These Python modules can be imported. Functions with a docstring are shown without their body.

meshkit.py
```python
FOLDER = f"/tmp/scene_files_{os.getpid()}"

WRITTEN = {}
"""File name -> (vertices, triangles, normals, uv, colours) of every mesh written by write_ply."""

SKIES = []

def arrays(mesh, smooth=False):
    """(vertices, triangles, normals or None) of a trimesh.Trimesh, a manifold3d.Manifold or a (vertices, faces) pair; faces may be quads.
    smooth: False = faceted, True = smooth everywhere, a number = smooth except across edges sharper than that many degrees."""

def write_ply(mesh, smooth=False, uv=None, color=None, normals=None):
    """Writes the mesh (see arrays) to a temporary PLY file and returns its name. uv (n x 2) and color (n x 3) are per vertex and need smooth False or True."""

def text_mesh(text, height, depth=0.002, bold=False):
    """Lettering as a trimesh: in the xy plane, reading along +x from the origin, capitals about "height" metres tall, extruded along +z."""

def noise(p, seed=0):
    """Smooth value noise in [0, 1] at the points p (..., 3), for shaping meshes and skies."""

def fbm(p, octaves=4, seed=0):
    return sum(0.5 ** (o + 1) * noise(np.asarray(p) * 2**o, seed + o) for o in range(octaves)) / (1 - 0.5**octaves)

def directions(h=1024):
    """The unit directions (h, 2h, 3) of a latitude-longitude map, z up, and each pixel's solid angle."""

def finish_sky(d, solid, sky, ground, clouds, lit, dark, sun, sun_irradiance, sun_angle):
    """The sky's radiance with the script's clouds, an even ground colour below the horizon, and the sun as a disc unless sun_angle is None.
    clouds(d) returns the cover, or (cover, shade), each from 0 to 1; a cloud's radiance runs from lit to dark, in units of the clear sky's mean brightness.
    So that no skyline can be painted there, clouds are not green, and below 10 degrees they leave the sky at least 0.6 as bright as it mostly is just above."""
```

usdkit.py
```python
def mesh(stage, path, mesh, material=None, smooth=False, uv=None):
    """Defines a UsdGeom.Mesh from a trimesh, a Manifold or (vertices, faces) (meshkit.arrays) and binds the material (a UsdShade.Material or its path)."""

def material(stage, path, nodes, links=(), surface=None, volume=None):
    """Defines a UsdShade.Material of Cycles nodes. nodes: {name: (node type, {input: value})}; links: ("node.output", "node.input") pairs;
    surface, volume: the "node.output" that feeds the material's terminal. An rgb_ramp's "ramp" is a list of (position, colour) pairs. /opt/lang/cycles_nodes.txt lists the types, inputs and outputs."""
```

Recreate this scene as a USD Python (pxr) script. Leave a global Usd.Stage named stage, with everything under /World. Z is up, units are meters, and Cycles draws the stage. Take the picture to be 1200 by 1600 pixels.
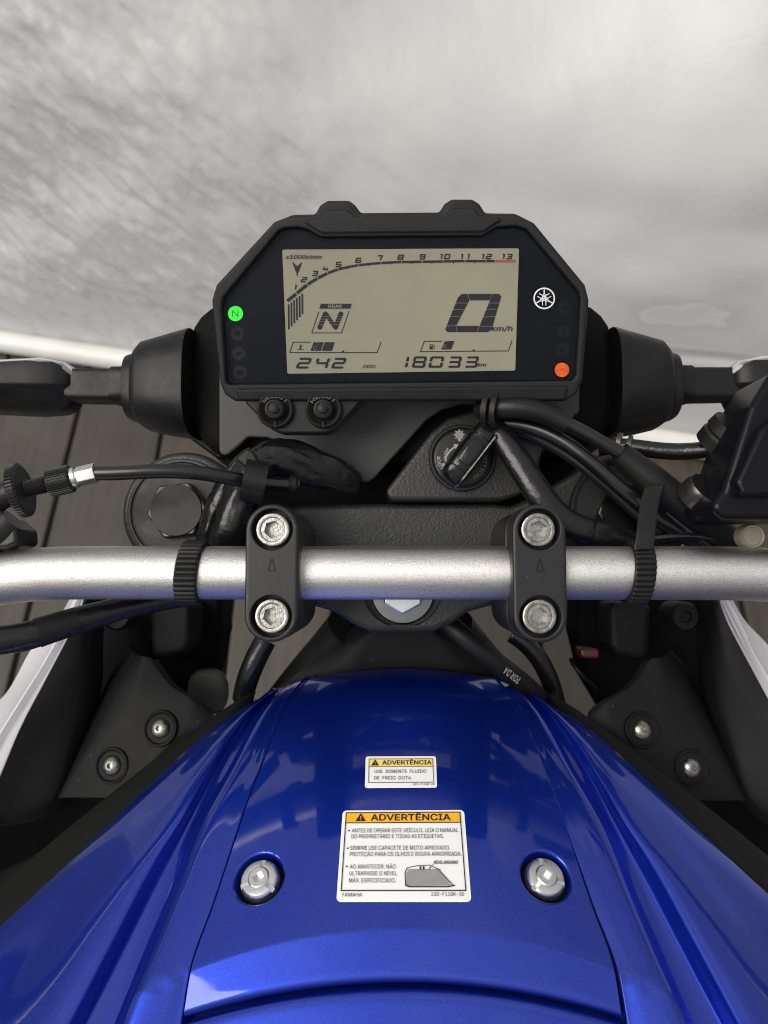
import math, random
import numpy as np, trimesh, usdkit, meshkit, mapbox_earcut
from scipy.interpolate import PchipInterpolator, CubicSpline, LinearNDInterpolator
from shapely import affinity
from shapely.geometry import Polygon, LineString, Point, box as sbox
from shapely.ops import unary_union
from pxr import Usd, UsdGeom, UsdLux, UsdShade, Gf, Sdf

random.seed(4); rng = np.random.default_rng(4)
stage = Usd.Stage.CreateInMemory()
UsdGeom.SetStageUpAxis(stage, UsdGeom.Tokens.z); UsdGeom.SetStageMetersPerUnit(stage, 1.0)
world = UsdGeom.Xform.Define(stage, '/World'); stage.SetDefaultPrim(world.GetPrim())
UsdGeom.Scope.Define(stage, '/World/Looks')

# ------------------------------------------------------------------ camera, sky, sun, exposure
# The steering head frame: origin = middle of the handlebar, X right, T forward in the triple clamp's plane, N along the fork axis (raked 25 deg)
RAKE = math.radians(25); CS, SN = math.cos(RAKE), math.sin(RAKE); BAR_Z = 1.06
def wv(d):
    d = np.asarray(d, float); return np.stack([d[..., 0], d[..., 1] * CS - d[..., 2] * SN, d[..., 1] * SN + d[..., 2] * CS], -1)
def W(p): return wv(p) + np.array([0, 0, BAR_Z])
FPX = 1200.0; CAM = np.array([-.004, 0, .32]); _a = math.atan(95 / FPX); _b = math.radians(.65)
_F = np.array([0, math.sin(_a), -math.cos(_a)]); CU = np.array([0, math.cos(_a), math.sin(_a)]); _R = np.array([1., 0, 0])
CF, CR = _F * math.cos(_b) - _R * math.sin(_b), _R * math.cos(_b) + _F * math.sin(_b)
EXPOSURE = 0.93
cam = UsdGeom.Camera.Define(stage, '/World/camera')
r_, u_, f_, c_ = wv(CR), wv(CU), wv(CF), W(CAM)
cam.AddTransformOp().Set(Gf.Matrix4d(*r_, 0, *u_, 0, *(-f_), 0, *c_, 1))
cam.CreateFocalLengthAttr(24.0); cam.CreateHorizontalApertureAttr(24.0 * 1200 / FPX); cam.CreateVerticalApertureAttr(24.0 * 1600 / FPX)
cam.CreateClippingRangeAttr(Gf.Vec2f(.01, 200)); cam.CreateExposureAttr(EXPOSURE)
cam.CreateFStopAttr(24 / 2.2); cam.CreateFocusDistanceAttr(.325)

SUN_EL, SUN_AZ = math.radians(53), math.radians(-112)     # azimuth = atan2(x, y) of the direction to the sun
# an overcast sky: the zenith about three times as bright as the horizon
SKY = usdkit.material(stage, '/World/Looks/sky', {
    'sky': ('sky_texture', {'sky_type': 'single_scattering', 'sun_disc': False, 'sun_elevation': SUN_EL, 'sun_rotation': SUN_AZ, 'aerosol_density': 3.0}),
    'tc': ('texture_coordinate', {}), 'map': ('mapping', {'scale': (1.0, 1.0, 2.2)}),
    'n': ('noise_texture', {'scale': 2.3, 'detail': 5.0, 'roughness': .55}),
    'r': ('rgb_ramp', {'ramp': [(.25, (3.6, 3.7, 3.9)), (.5, (6.2, 6.2, 6.3)), (.75, (9.5, 9.4, 9.2))]}),
    'm': ('mix_color', {'fac': .88, 'use_clamp': False}), 'nv': ('separate_xyz', {}), 'cz': ('math', {'math_type': 'maximum', 'value2': 0.0}), 'ov': ('map_range', {'from_min': 0.0, 'from_max': 1.0, 'to_min': .25, 'to_max': 1.45}),
    'mu': ('mix_color', {'blend_type': 'multiply', 'fac': 1.0, 'use_clamp': False}), 'bg': ('background_shader', {'strength': .055})},
    [('tc.generated', 'map.vector'), ('map.vector', 'n.vector'), ('n.fac', 'r.fac'), ('sky.color', 'm.a'), ('r.color', 'm.b'), ('tc.generated', 'nv.vector'), ('nv.z', 'cz.value1'), ('cz.value', 'ov.value'), ('m.result', 'mu.a'), ('ov.result', 'mu.b'), ('mu.result', 'bg.color')], surface='bg.background')
dome = UsdLux.DomeLight.Define(stage, '/World/sky')
UsdShade.MaterialBindingAPI.Apply(dome.GetPrim()).Bind(SKY)
dome.GetPrim().SetCustomDataByKey('kind', 'structure')
sun = UsdLux.DistantLight.Define(stage, '/World/sun')
sun.CreateNormalizeAttr(True); sun.CreateIntensityAttr(.4); sun.CreateAngleAttr(42.0); sun.CreateColorAttr(Gf.Vec3f(1, .96, .9))
sun.AddRotateXYZOp().Set(Gf.Vec3f(0, 0, 0))
_s = Gf.Vec3d(math.sin(SUN_AZ) * math.cos(SUN_EL), math.cos(SUN_AZ) * math.cos(SUN_EL), math.sin(SUN_EL))
sun.GetPrim().GetAttribute('xformOp:rotateXYZ').Set(Gf.Vec3f(*Gf.Rotation(Gf.Vec3d(0, 0, 1), _s).Decompose(Gf.Vec3d(0, 0, 1), Gf.Vec3d(0, 1, 0), Gf.Vec3d(1, 0, 0))[::-1]))

# ------------------------------------------------------------------ helpers
_names = {}
def numbered(parent, name):
    k = (parent, name); _names[k] = _names.get(k, 0) + 1
    return name if _names[k] == 1 else f'{name}_{_names[k]-1:03d}'
def path(p): return str(p.GetPath()) if hasattr(p, 'GetPath') else p
def obj(name, m, mat, parent='/World', smooth=35, label=None, local=True):
    """one Mesh prim; m is (v, f) or trimesh in the steering head frame (local) or the world"""
    if hasattr(m, 'vertices'): m = (np.asarray(m.vertices), np.asarray(m.faces))
    v = W(m[0]) if local else np.asarray(m[0], float)
    par = path(parent); p = f'{par}/{numbered(par, name)}'
    o = usdkit.mesh(stage, p, trimesh.Trimesh(v, m[1], process=False), MAT[mat], smooth=smooth).GetPrim()
    if label: o.SetCustomDataByKey('label', label)
    return o
def tag(o, label, cat, group=None, kind=None):
    for k, x in (('label', label), ('category', cat), ('group', group), ('kind', kind)):
        if x: o.SetCustomDataByKey(k, x)
    return o
def cat(*ms):
    ms = [(m.vertices, m.faces) if hasattr(m, 'vertices') else m for m in ms]
    o, V_, F_ = 0, [], []
    for v, f in ms: V_.append(np.asarray(v, float)); F_.append(np.asarray(f) + o); o += len(v)
    return np.vstack(V_), np.vstack(F_)
def mirror(m):
    v, f = (m.vertices, m.faces) if hasattr(m, 'vertices') else m
    v = np.array(v, float); v[:, 0] *= -1; return v, np.asarray(f)[:, ::-1]
class Frame:
    def __init__(s, o, ex, ey):
        s.o = np.asarray(o, float); s.x = np.asarray(ex, float) / np.linalg.norm(ex); ey = np.asarray(ey, float)
        ey = ey - s.x * (ey @ s.x); s.y = ey / np.linalg.norm(ey); s.z = np.cross(s.x, s.y)
    def __call__(s, v): v = np.asarray(v, float); return s.o + v[..., 0:1] * s.x + v[..., 1:2] * s.y + v[..., 2:3] * s.z
    def uv(s, px, py, h=0.0):
        d = CF + (px - 600) / FPX * CR + (800 - py) / FPX * CU
        q = s.o + s.z * h; t = ((q - CAM) @ s.z) / (d @ s.z); p = CAM + t * d - s.o
        return np.array([p @ s.x, p @ s.y])
    def put(s, m): v, f = (m.vertices, m.faces) if hasattr(m, 'vertices') else m; return s(v), f
    def at(s, px, py, h=0.0): return Frame(s(np.array([*s.uv(px, py, h), h])), s.x, s.y)
HEAD = Frame((0, 0, 0), (1, 0, 0), (0, 1, 0))
def level(n): return Frame((0, 0, n), (1, 0, 0), (0, 1, 0))
def at(px, py, n): return np.array([*HEAD.uv(px, py, n), n])       # measured place in the picture at height n above the bar, along the fork axis
def ats(pts): return np.array([at(*p) for p in pts])
def spline(pts, n, closed=False):
    pts = np.asarray(pts, float); d = np.r_[0, np.cumsum(np.linalg.norm(np.diff(pts, axis=0), axis=1))]
    cs = CubicSpline(d, pts) if len(pts) > 2 else None
    t = np.linspace(0, d[-1], n); return cs(t) if cs is not None else pts[0] + (pts[1] - pts[0]) * (t / d[-1])[:, None]
def pch(pts, n):
    pts = np.asarray(pts, float); d = np.r_[0, np.cumsum(np.linalg.norm(np.diff(pts, axis=0), axis=1))]
    return PchipInterpolator(d, pts)(np.linspace(0, d[-1], n))
def loft(rings, caps=True, closed=True):
    rings = np.asarray(rings, float); m, n, _ = rings.shape; v = rings.reshape(-1, 3); F_ = []
    i = np.arange(m - 1)[:, None] * n; j = np.arange(n if closed else n - 1)[None]; k = (j + 1) % n
    a, b, c, d = i + j, i + k, i + n + k, i + n + j
    F_ = [np.stack([a, b, c], -1).reshape(-1, 3), np.stack([a, c, d], -1).reshape(-1, 3)]
    if caps:
        v = np.vstack([v, rings[0].mean(0), rings[-1].mean(0)]); e = m * n; j = np.arange(n); k = (j + 1) % n
        F_ += [np.stack([np.full(n, e), k, j], -1), np.stack([np.full(n, e + 1), (m - 1) * n + j, (m - 1) * n + k], -1)]
    return v, np.vstack(F_)
def tube(pts, r, n=14, seg=None, smooth=True, flat=1.0, up=(0, 0, 1), wob=0, seed=0):
    pts = np.asarray(pts, float); seg = seg or max(8, int(np.linalg.norm(np.diff(pts, axis=0), axis=1).sum() / .003))
    c = spline(pts, seg) if smooth else pts
    r = np.asarray(r, float); rr = np.full(len(c), float(r)) if r.ndim == 0 else np.interp(np.linspace(0, 1, len(c)), np.linspace(0, 1, len(r)), r)
    t = np.gradient(c, axis=0); t /= np.linalg.norm(t, axis=1)[:, None]
    u = np.asarray(up, float); rings = []
    th = np.linspace(0, 2 * np.pi, n, endpoint=False)
    for p, d, q in zip(c, t, rr):
        s = np.cross(d, u); s /= np.linalg.norm(s); w = np.cross(s, d)
        rings.append(p + q * (np.cos(th)[:, None] * s + flat * np.sin(th)[:, None] * w))
    rings = np.array(rings)
    if wob:
        ln = np.r_[0, np.cumsum(np.linalg.norm(np.diff(c, axis=0), axis=1))]; tw = th[None] + ln[:, None] * 25
        k = meshkit.fbm(np.stack([np.cos(tw) * 2.1, np.sin(tw) * 2.1, np.repeat(ln[:, None] * 42, n, 1)], -1), 3, seed) - .5
        rings = c[:, None] + (rings - c[:, None]) * (1 + wob * 2 * k[..., None])
    return loft(rings)
def lathe(profile, n=40, frame=None):
    pr = np.asarray(profile, float); th = np.linspace(0, 2 * np.pi, n, endpoint=False)
    rings = [np.stack([r * np.cos(th), r * np.sin(th), np.full(n, h)], -1) for r, h in pr]
    m = loft(rings); return frame.put(m) if frame else m
def lathe_ring(profile, n=40, frame=None):
    pr = np.asarray(profile, float); th = np.linspace(0, 2 * np.pi, n, endpoint=False)
    m = loft([np.stack([r * np.cos(th), r * np.sin(th), np.full(n, h)], -1) for r, h in [*pr, pr[0]]], caps=False); return frame.put(m) if frame else m
def tri2(poly):
    """polygon (or a list / multi) -> flat mesh"""
    V_, F_, o = [], [], 0
    geoms = []
    for g in (poly if isinstance(poly, (list, tuple)) else [poly]): geoms += list(getattr(g, 'geoms', [g]))
    for g in geoms:
        if g.is_empty or g.area <= 0 or g.geom_type != 'Polygon': continue
        rings = [np.array(r.coords)[:-1] for r in [g.exterior, *g.interiors]]; v = np.vstack(rings)
        f = mapbox_earcut.triangulate_float64(v, np.cumsum([len(r) for r in rings]).astype(np.uint32)).reshape(-1, 3)
        V_.append(v); F_.append(f + o); o += len(v)
    return np.vstack(V_), np.vstack(F_).astype(int)
def plate(poly, h0, h1, bevel=0.0, steps=3, frame=None, bottom=False, hole=.0004):
    """extruded polygon whose upper edges (outside and holes) are rounded"""
    out = []
    for g in getattr(poly, 'geoms', [poly]):
        holes_ = [Polygon(i.coords) for i in g.interiors]; o_ = Polygon(g.exterior.coords)
        if bevel: o_ = o_.buffer(-1.25 * bevel, quad_segs=5).buffer(1.25 * bevel, quad_segs=5); o_ = max(getattr(o_, 'geoms', [o_]), key=lambda z: z.area)
        g = o_.simplify(1e-5).difference(unary_union([i.simplify(2e-6) for i in holes_])) if holes_ else o_.simplify(1e-5)
        g = max(getattr(g, 'geoms', [g]), key=lambda z: z.area)
        g = Polygon(np.array(g.exterior.coords), [np.array(i.coords) for i in g.interiors])
        from shapely.geometry.polygon import orient
        g = orient(g, 1.0); rings = [np.array(r.coords)[:-1] for r in [g.exterior, *g.interiors]]
        prof = [(h0, 0.0)]
        if bottom and bevel: prof = [(h0, bevel), (h0 + bevel * .3, bevel * .3), (h0 + bevel, 0)]
        prof += [(h1 - bevel, 0.0)] + [(h1 - bevel * (1 - math.sin(t)), bevel * (1 - math.cos(t))) for t in np.linspace(0, math.pi / 2, steps + 1)[1:]] if bevel else [(h1, 0.0)]
        tops = []; lows = []
        for ri, r in enumerate(rings):
            if bevel: kb = 1.0 if ri == 0 else min(1.0, hole / bevel)
            else: kb = 1.0
            e = np.roll(r, -1, 0) - r; nl = np.stack([-e[:, 1], e[:, 0]], -1); nl /= np.maximum(np.linalg.norm(nl, axis=1)[:, None], 1e-12)
            b = nl + np.roll(nl, 1, 0); L = np.linalg.norm(b, axis=1)[:, None]; b = b / np.maximum(L, 1e-9); b = b / np.clip((b * nl).sum(1)[:, None], .5, 1)
            R_ = [np.c_[r + b * d * kb, np.full(len(r), h1 - (h1 - h) * kb if h > h0 + 1e-9 and kb < 1 else h)] for h, d in prof]
            out.append(loft(R_, caps=False)); tops.append(R_[-1]); lows.append(R_[0])
        if bevel and not all(Polygon(z[:, :2]).is_valid for z in tops): return plate(poly, h0, h1, bevel * .7, steps, frame, bottom, hole * .8)
        v = np.vstack(tops); f = mapbox_earcut.triangulate_float64(v[:, :2].copy(), np.cumsum([len(r) for r in tops]).astype(np.uint32)).reshape(-1, 3).astype(int)
        out.append((v, f)); v = np.vstack(lows); out.append((v, f[:, ::-1]))
    m = cat(*out); m = (m[0], m[1]); t = trimesh.Trimesh(*m, process=False); t.merge_vertices()
    if t.is_watertight and t.volume < 0: t.invert()
    m = (t.vertices, t.faces); return frame.put(m) if frame else m
def rounded(poly, r): return poly.buffer(-r).buffer(2 * r).buffer(-r) if r else poly
def pxpoly(frame, pts, r=0.0, h=0.0): return rounded(Polygon([frame.uv(*p, h) for p in pts]), r)
def ngon(r, n=6, a=0.0): return Polygon([(r * math.cos(a + 2 * math.pi * k / n), r * math.sin(a + 2 * math.pi * k / n)) for k in range(n)])
def capsule(l, r): return LineString([(0, -l), (0, l)]).buffer(r, quad_segs=12)
def solid(grid, th):
    """sheet of thickness th below a grid of points (m, n, 3)"""
    g = np.asarray(grid, float); m, n, _ = g.shape
    nr = np.cross(np.gradient(g, axis=1), np.gradient(g, axis=0)); nr /= np.maximum(np.linalg.norm(nr, axis=2)[..., None], 1e-12)
    if nr[..., 2].mean() < 0: nr = -nr
    lo = g - nr * th; v = np.vstack([g.reshape(-1, 3), lo.reshape(-1, 3)]); k = m * n
    i = np.arange(m - 1)[:, None] * n + np.arange(n - 1)[None]
    q = np.stack([i, i + 1, i + n + 1, i + n], -1).reshape(-1, 4)
    f = np.vstack([q[:, [0, 1, 2]], q[:, [0, 2, 3]]])
    up = np.cross(v[f[0, 1]] - v[f[0, 0]], v[f[0, 2]] - v[f[0, 0]])
    if up @ nr[0, 0] < 0: f = f[:, ::-1]
    b = np.r_[np.arange(n), np.arange(1, m) * n + n - 1, (m - 1) * n + np.arange(n - 2, -1, -1), np.arange(m - 2, 0, -1) * n]
    c = np.roll(b, -1); side = np.vstack([np.stack([b, c, c + k], -1), np.stack([b, c + k, b + k], -1)])
    return v, np.vstack([f, f[:, ::-1] + k, side])
def difference(a, *bs):
    a = trimesh.Trimesh(*a, process=True) if not hasattr(a, 'vertices') else a
    for x in (a, *bs):
        if x.volume < 0: x.invert()
    return trimesh.boolean.difference([a, *bs], engine='manifold')
def ext(poly, h0, h1):
    m = trimesh.creation.extrude_polygon(poly, h1 - h0, engine='earcut'); m.apply_translation([0, 0, h0]); return m
def bolt_head(r, h, socket, depth, chamfer=None, hexhead=False):
    c = chamfer or r * .14
    m = trimesh.Trimesh(*lathe([(r, 0), (r, h - c), (r - c * .3, h - c * .3), (r - c, h), (socket * 1.25, h), (0.0001, h)], 36)); m.merge_vertices()
    return difference(m, ext(ngon(socket, 6, .3), h - depth, h + .01))
_text = {}
def text2(t, bold=False):
    """lettering as a flat mesh whose capitals are 1 high"""
    if (t, bold) not in _text:
        m = meshkit.text_mesh(t, 1.0, 1.0, bold); k = m.face_normals[:, 2] > .9
        _text[t, bold] = (np.asarray(m.vertices)[:, :2], np.asarray(m.faces)[k])
    return _text[t, bold]
def fit_text(t, x0, x1, y0, y1, bold=False, slant=0.0, flip=False):
    """capitals from y0 (base) to y1, ink from x0 to x1"""
    v, f = text2(t, bold); used = np.unique(f); v = v.copy(); a, b = v[used, 0].min(), v[used, 0].max()
    y = v[:, 1]; x = x0 + (v[:, 0] - a) / (b - a) * (x1 - x0); yy = y0 + y * (y1 - y0)
    return np.stack([x + slant * y * abs(y1 - y0), yy], -1), f
def lay(meshes, fn):
    """2D meshes laid on a surface: fn maps (n,2) -> (n,3)"""
    v, f = cat(*[(np.c_[m[0], np.zeros(len(m[0]))], m[1]) for m in meshes])
    p = fn(v[:, :2]); n = np.cross(p[f[:, 1]] - p[f[:, 0]], p[f[:, 2]] - p[f[:, 0]])
    f = np.where((n[:, 2] < 0)[:, None], f[:, ::-1], f); return p, f
def densify(m, L):
    v, f = m; t = trimesh.Trimesh(np.c_[v, np.zeros(len(v))], f, process=True)
    v2, f2 = trimesh.remesh.subdivide_to_size(t.vertices, t.faces, L, max_iter=8); return v2[:, :2], f2
def empty(name, loc):
    x = UsdGeom.Xform.Define(stage, f'/World/{numbered("/World", name)}'); return x.GetPrim()

# ------------------------------------------------------------------ materials
MAT = {}
def mat(name, base, rough=.5, metal=0.0, spec=.5, coat=0.0, coat_rough=.03, bump=None, vary=None, rvary=None, emit=None, extra=None, dust=None):
    """bump = (scale, distance, strength); vary = (scale, second colour, low, high); rvary = (scale, rough_low, rough_high)"""
    n = {'geo': ('geometry', {}), 'p': ('principled_bsdf', {'base_color': base, 'roughness': rough, 'metallic': metal, 'specular_ior_level': spec, 'coat_weight': coat, 'coat_roughness': coat_rough, **(extra or {})})}
    L = []
    if dust:
        n['dv'] = ('voronoi_texture', {'scale': float(dust[0])}); n['dl'] = ('math', {'math_type': 'less_than', 'value2': dust[1]}); n['dc'] = ('separate_color', {}); n['dg'] = ('math', {'math_type': 'greater_than', 'value2': .72})
        n['dm'] = ('math', {'math_type': 'multiply'}); n['dk'] = ('math', {'math_type': 'multiply', 'value2': .55}); n['dx'] = ('mix_color', {'fac': 0.0, 'a': base, 'b': (.22, .21, .19)})
        L += [('geo.position', 'dv.vector'), ('dv.distance', 'dl.value1'), ('dv.color', 'dc.color'), ('dc.r', 'dg.value1'), ('dl.value', 'dm.value1'), ('dg.value', 'dm.value2'), ('dm.value', 'dk.value1'), ('dk.value', 'dx.fac'), ('dx.result', 'p.base_color')]
    if emit: n['p'][1].update({'emission_color': emit[0], 'emission_strength': emit[1]})
    if bump:
        n['bn'] = ('noise_texture', {'scale': float(bump[0]), 'detail': 3.0, 'roughness': .6}); n['b'] = ('bump', {'distance': bump[1], 'strength': bump[2]})
        L += [('geo.position', 'bn.vector'), ('bn.fac', 'b.height'), ('b.normal', 'p.normal')]
    if vary:
        n['vn'] = ('noise_texture', {'scale': float(vary[0]), 'detail': 4.0, 'roughness': .6}); n['vr'] = ('rgb_ramp', {'ramp': [(vary[2], base), (vary[3], vary[1])]})
        L += [('geo.position', 'vn.vector'), ('vn.fac', 'vr.fac'), ('vr.color', 'dx.a' if dust else 'p.base_color')]
    if rvary:
        n['rn'] = ('noise_texture', {'scale': float(rvary[0]), 'detail': 5.0, 'roughness': .65}); n['rm'] = ('map_range', {'from_min': .3, 'from_max': .7, 'to_min': rvary[1], 'to_max': rvary[2], 'clamp': True})
        L += [('geo.position', 'rn.vector'), ('rn.fac', 'rm.value'), ('rm.result', 'p.roughness')]
    MAT[name] = usdkit.material(stage, f'/World/Looks/{name}', n, L, surface='p.BSDF')
mat('black_plastic', (.0068, .0068, .0072), .38, spec=.21, dust=(170, .045), bump=(1500, .0003, .2), vary=(60, (.013, .013, .0135), .35, .7), rvary=(120, .32, .46))
mat('grained_plastic', (.010, .010, .0105), .42, spec=.24, dust=(230, .05), bump=(2600, .0004, .6), rvary=(90, .36, .5))
mat('cowl_plastic', (.06, .06, .06), .5, spec=.3, dust=(180, .045), bump=(2300, .0003, .4), rvary=(50, .44, .56))
mat('panel_plastic', (.0065, .0065, .007), .46, spec=.13, dust=(140, .04), bump=(1800, .0003, .3), vary=(25, (.0095, .0095, .01), .35, .7), rvary=(40, .48, .62))
mat('cast_black', (.016, .016, .016), .38, spec=.42, bump=(760, .0009, .38), rvary=(70, .36, .5))
mat('satin_black', (.011, .011, .0115), .36, metal=.0, spec=.35, dust=(220, .045), bump=(1400, .0003, .25), rvary=(150, .34, .48))
mat('rubber', (.006, .006, .006), .46, spec=.28, bump=(700, .0004, .25), rvary=(80, .38, .58))
mat('gloss_vinyl', (.005, .005, .0055), .3, spec=.4, bump=(260, .0012, .25), rvary=(60, .16, .36))
mat('dark_body', (.0028, .0028, .003), .7, spec=.12)
mat('deep_plastic', (.006, .006, .0063), .6, spec=.2, rvary=(60, .5, .7))
mat('trim_black', (.006, .006, .006), .6, spec=.15, bump=(2000, .0003, .3))
mat('cable_jacket', (.005, .005, .0053), .25, rvary=(90, .2, .34), bump=(900, .0002, .15))
mat('gloss_black', (.004, .004, .005), .28, spec=.16, rvary=(50, .2, .35))
mat('bar_alloy', (.44, .425, .40), .34, metal=1.0, bump=(2600, .0005, .5), vary=(2300, (.72, .70, .67), .36, .64))
mat('zinc_steel', (.33, .32, .295), .3, metal=1.0, bump=(900, .0004, .3), vary=(500, (.19, .17, .14), .45, .7), rvary=(300, .2, .45))
mat('bright_steel', (.66, .66, .65), .3, metal=1.0, rvary=(200, .24, .4))
mat('dark_steel', (.07, .07, .068), .32, metal=.9, bump=(1200, .0003, .3), rvary=(200, .25, .42))
mat('brushed_cap', (.022, .022, .022), .3, metal=1.0)
mat('washer_steel', (.2, .2, .2), .25, metal=1.0, rvary=(120, .2, .36))
mat('silver_paint', (.58, .56, .58), .45, metal=.1, coat=.25, coat_rough=.25)
mat('print_white', (.8, .8, .8), .5); mat('print_grey', (.3, .3, .3), .5); mat('print_black', (.012, .011, .013), .45)
mat('sticker_white', (.78, .78, .76), .35, coat=.4, coat_rough=.1); mat('sticker_yellow', (.83, .40, .01), .35, coat=.4, coat_rough=.1); mat('sticker_pale_yellow', (.83, .62, .16), .35, coat=.4, coat_rough=.1)
mat('mask_black', (.0018, .0024, .0055), .4, spec=.1, dust=(260, .035))
mat('dim_symbol', (.011, .011, .012), .4, spec=.15); mat('dimmer_symbol', (.005, .0055, .008), .4, spec=.15)
mat('lcd', (.265, .25, .175), .5, spec=.15, vary=(16, (.205, .205, .155), .32, .68), emit=((.30, .28, .19), .07))
mat('lcd_ink', (.022, .021, .026), .5, spec=.15); mat('lcd_red', (.34, .08, .055), .5, spec=.15); mat('lcd_faint', (.17, .15, .11), .5, spec=.15)
mat('green_lamp', (.01, .5, .02), .4, emit=((.008, .9, .025), .42)); mat('orange_lamp', (.5, .07, .004), .4, emit=((1., .13, .006), .36))
mat('clear_lens', (.42, .42, .44), .1, extra={'transmission_weight': .6})
mat('dull_alloy', (.10, .098, .095), .55, metal=.5, bump=(300, .0006, .3))
mat('red_plastic', (.06, .004, .005), .4)
mat('amber_plastic', (.16, .15, .11), .35)
mat('rail_white', (.72, .70, .66), .4, rvary=(8, .3, .5), vary=(5, (.6, .58, .54), .4, .7))
mat('ground_dirt', (.05, .045, .04), .9)
# blue metallic paint under clear coat: fine flakes tilt and tint the base layer
MAT['blue_paint'] = usdkit.material(stage, '/World/Looks/blue_paint', {
    'geo': ('geometry', {}), 'v': ('voronoi_texture', {'scale': 5200.0}), 'r': ('rgb_ramp', {'ramp': [(0, (.002, .018, .27)), (.6, (.003, .026, .34)), (1, (.006, .046, .47))]}),
    'sep': ('separate_color', {}), 'bn': ('noise_texture', {'scale': 160.0, 'detail': 2.0}), 'b': ('bump', {'distance': .0003, 'strength': .035}),
    'cn': ('noise_texture', {'scale': 28.0, 'detail': 6.0, 'roughness': .7}), 'cm': ('map_range', {'from_min': .4, 'from_max': .75, 'to_min': .03, 'to_max': .11, 'clamp': True}),
    'p': ('principled_bsdf', {'metallic': .85, 'roughness': .36, 'coat_weight': 1.0, 'coat_ior': 1.5})},
    [('geo.position', 'v.vector'), ('v.color', 'sep.color'), ('sep.r', 'r.fac'), ('r.color', 'p.base_color'), ('geo.position', 'bn.vector'), ('bn.fac', 'b.height'), ('b.normal', 'p.coat_normal'), ('geo.position', 'cn.vector'), ('cn.fac', 'cm.value'), ('cm.result', 'p.coat_roughness')], surface='p.BSDF')
MAT['glass_pane'] = usdkit.material(stage, '/World/Looks/glass_pane', {
    'fr': ('fresnel', {'IOR': 1.33}), 'f2': ('math', {'math_type': 'multiply', 'value2': .24}), 't': ('transparent_bsdf', {'color': (.97, .97, .97)}),
    'geo': ('geometry', {}), 'n': ('noise_texture', {'scale': 45.0, 'detail': 4.0}), 'm': ('map_range', {'from_min': .35, 'from_max': .75, 'to_min': .03, 'to_max': .2, 'clamp': True}),
    'g': ('glossy_bsdf', {'color': (1, 1, 1), 'roughness': .05}), 'mx': ('mix_closure', {})},
    [('geo.position', 'n.vector'), ('n.fac', 'm.value'), ('m.result', 'g.roughness'), ('fr.fac', 'f2.value1'), ('f2.value', 'mx.fac'), ('t.BSDF', 'mx.closure1'), ('g.BSDF', 'mx.closure2')], surface='mx.closure')
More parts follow.
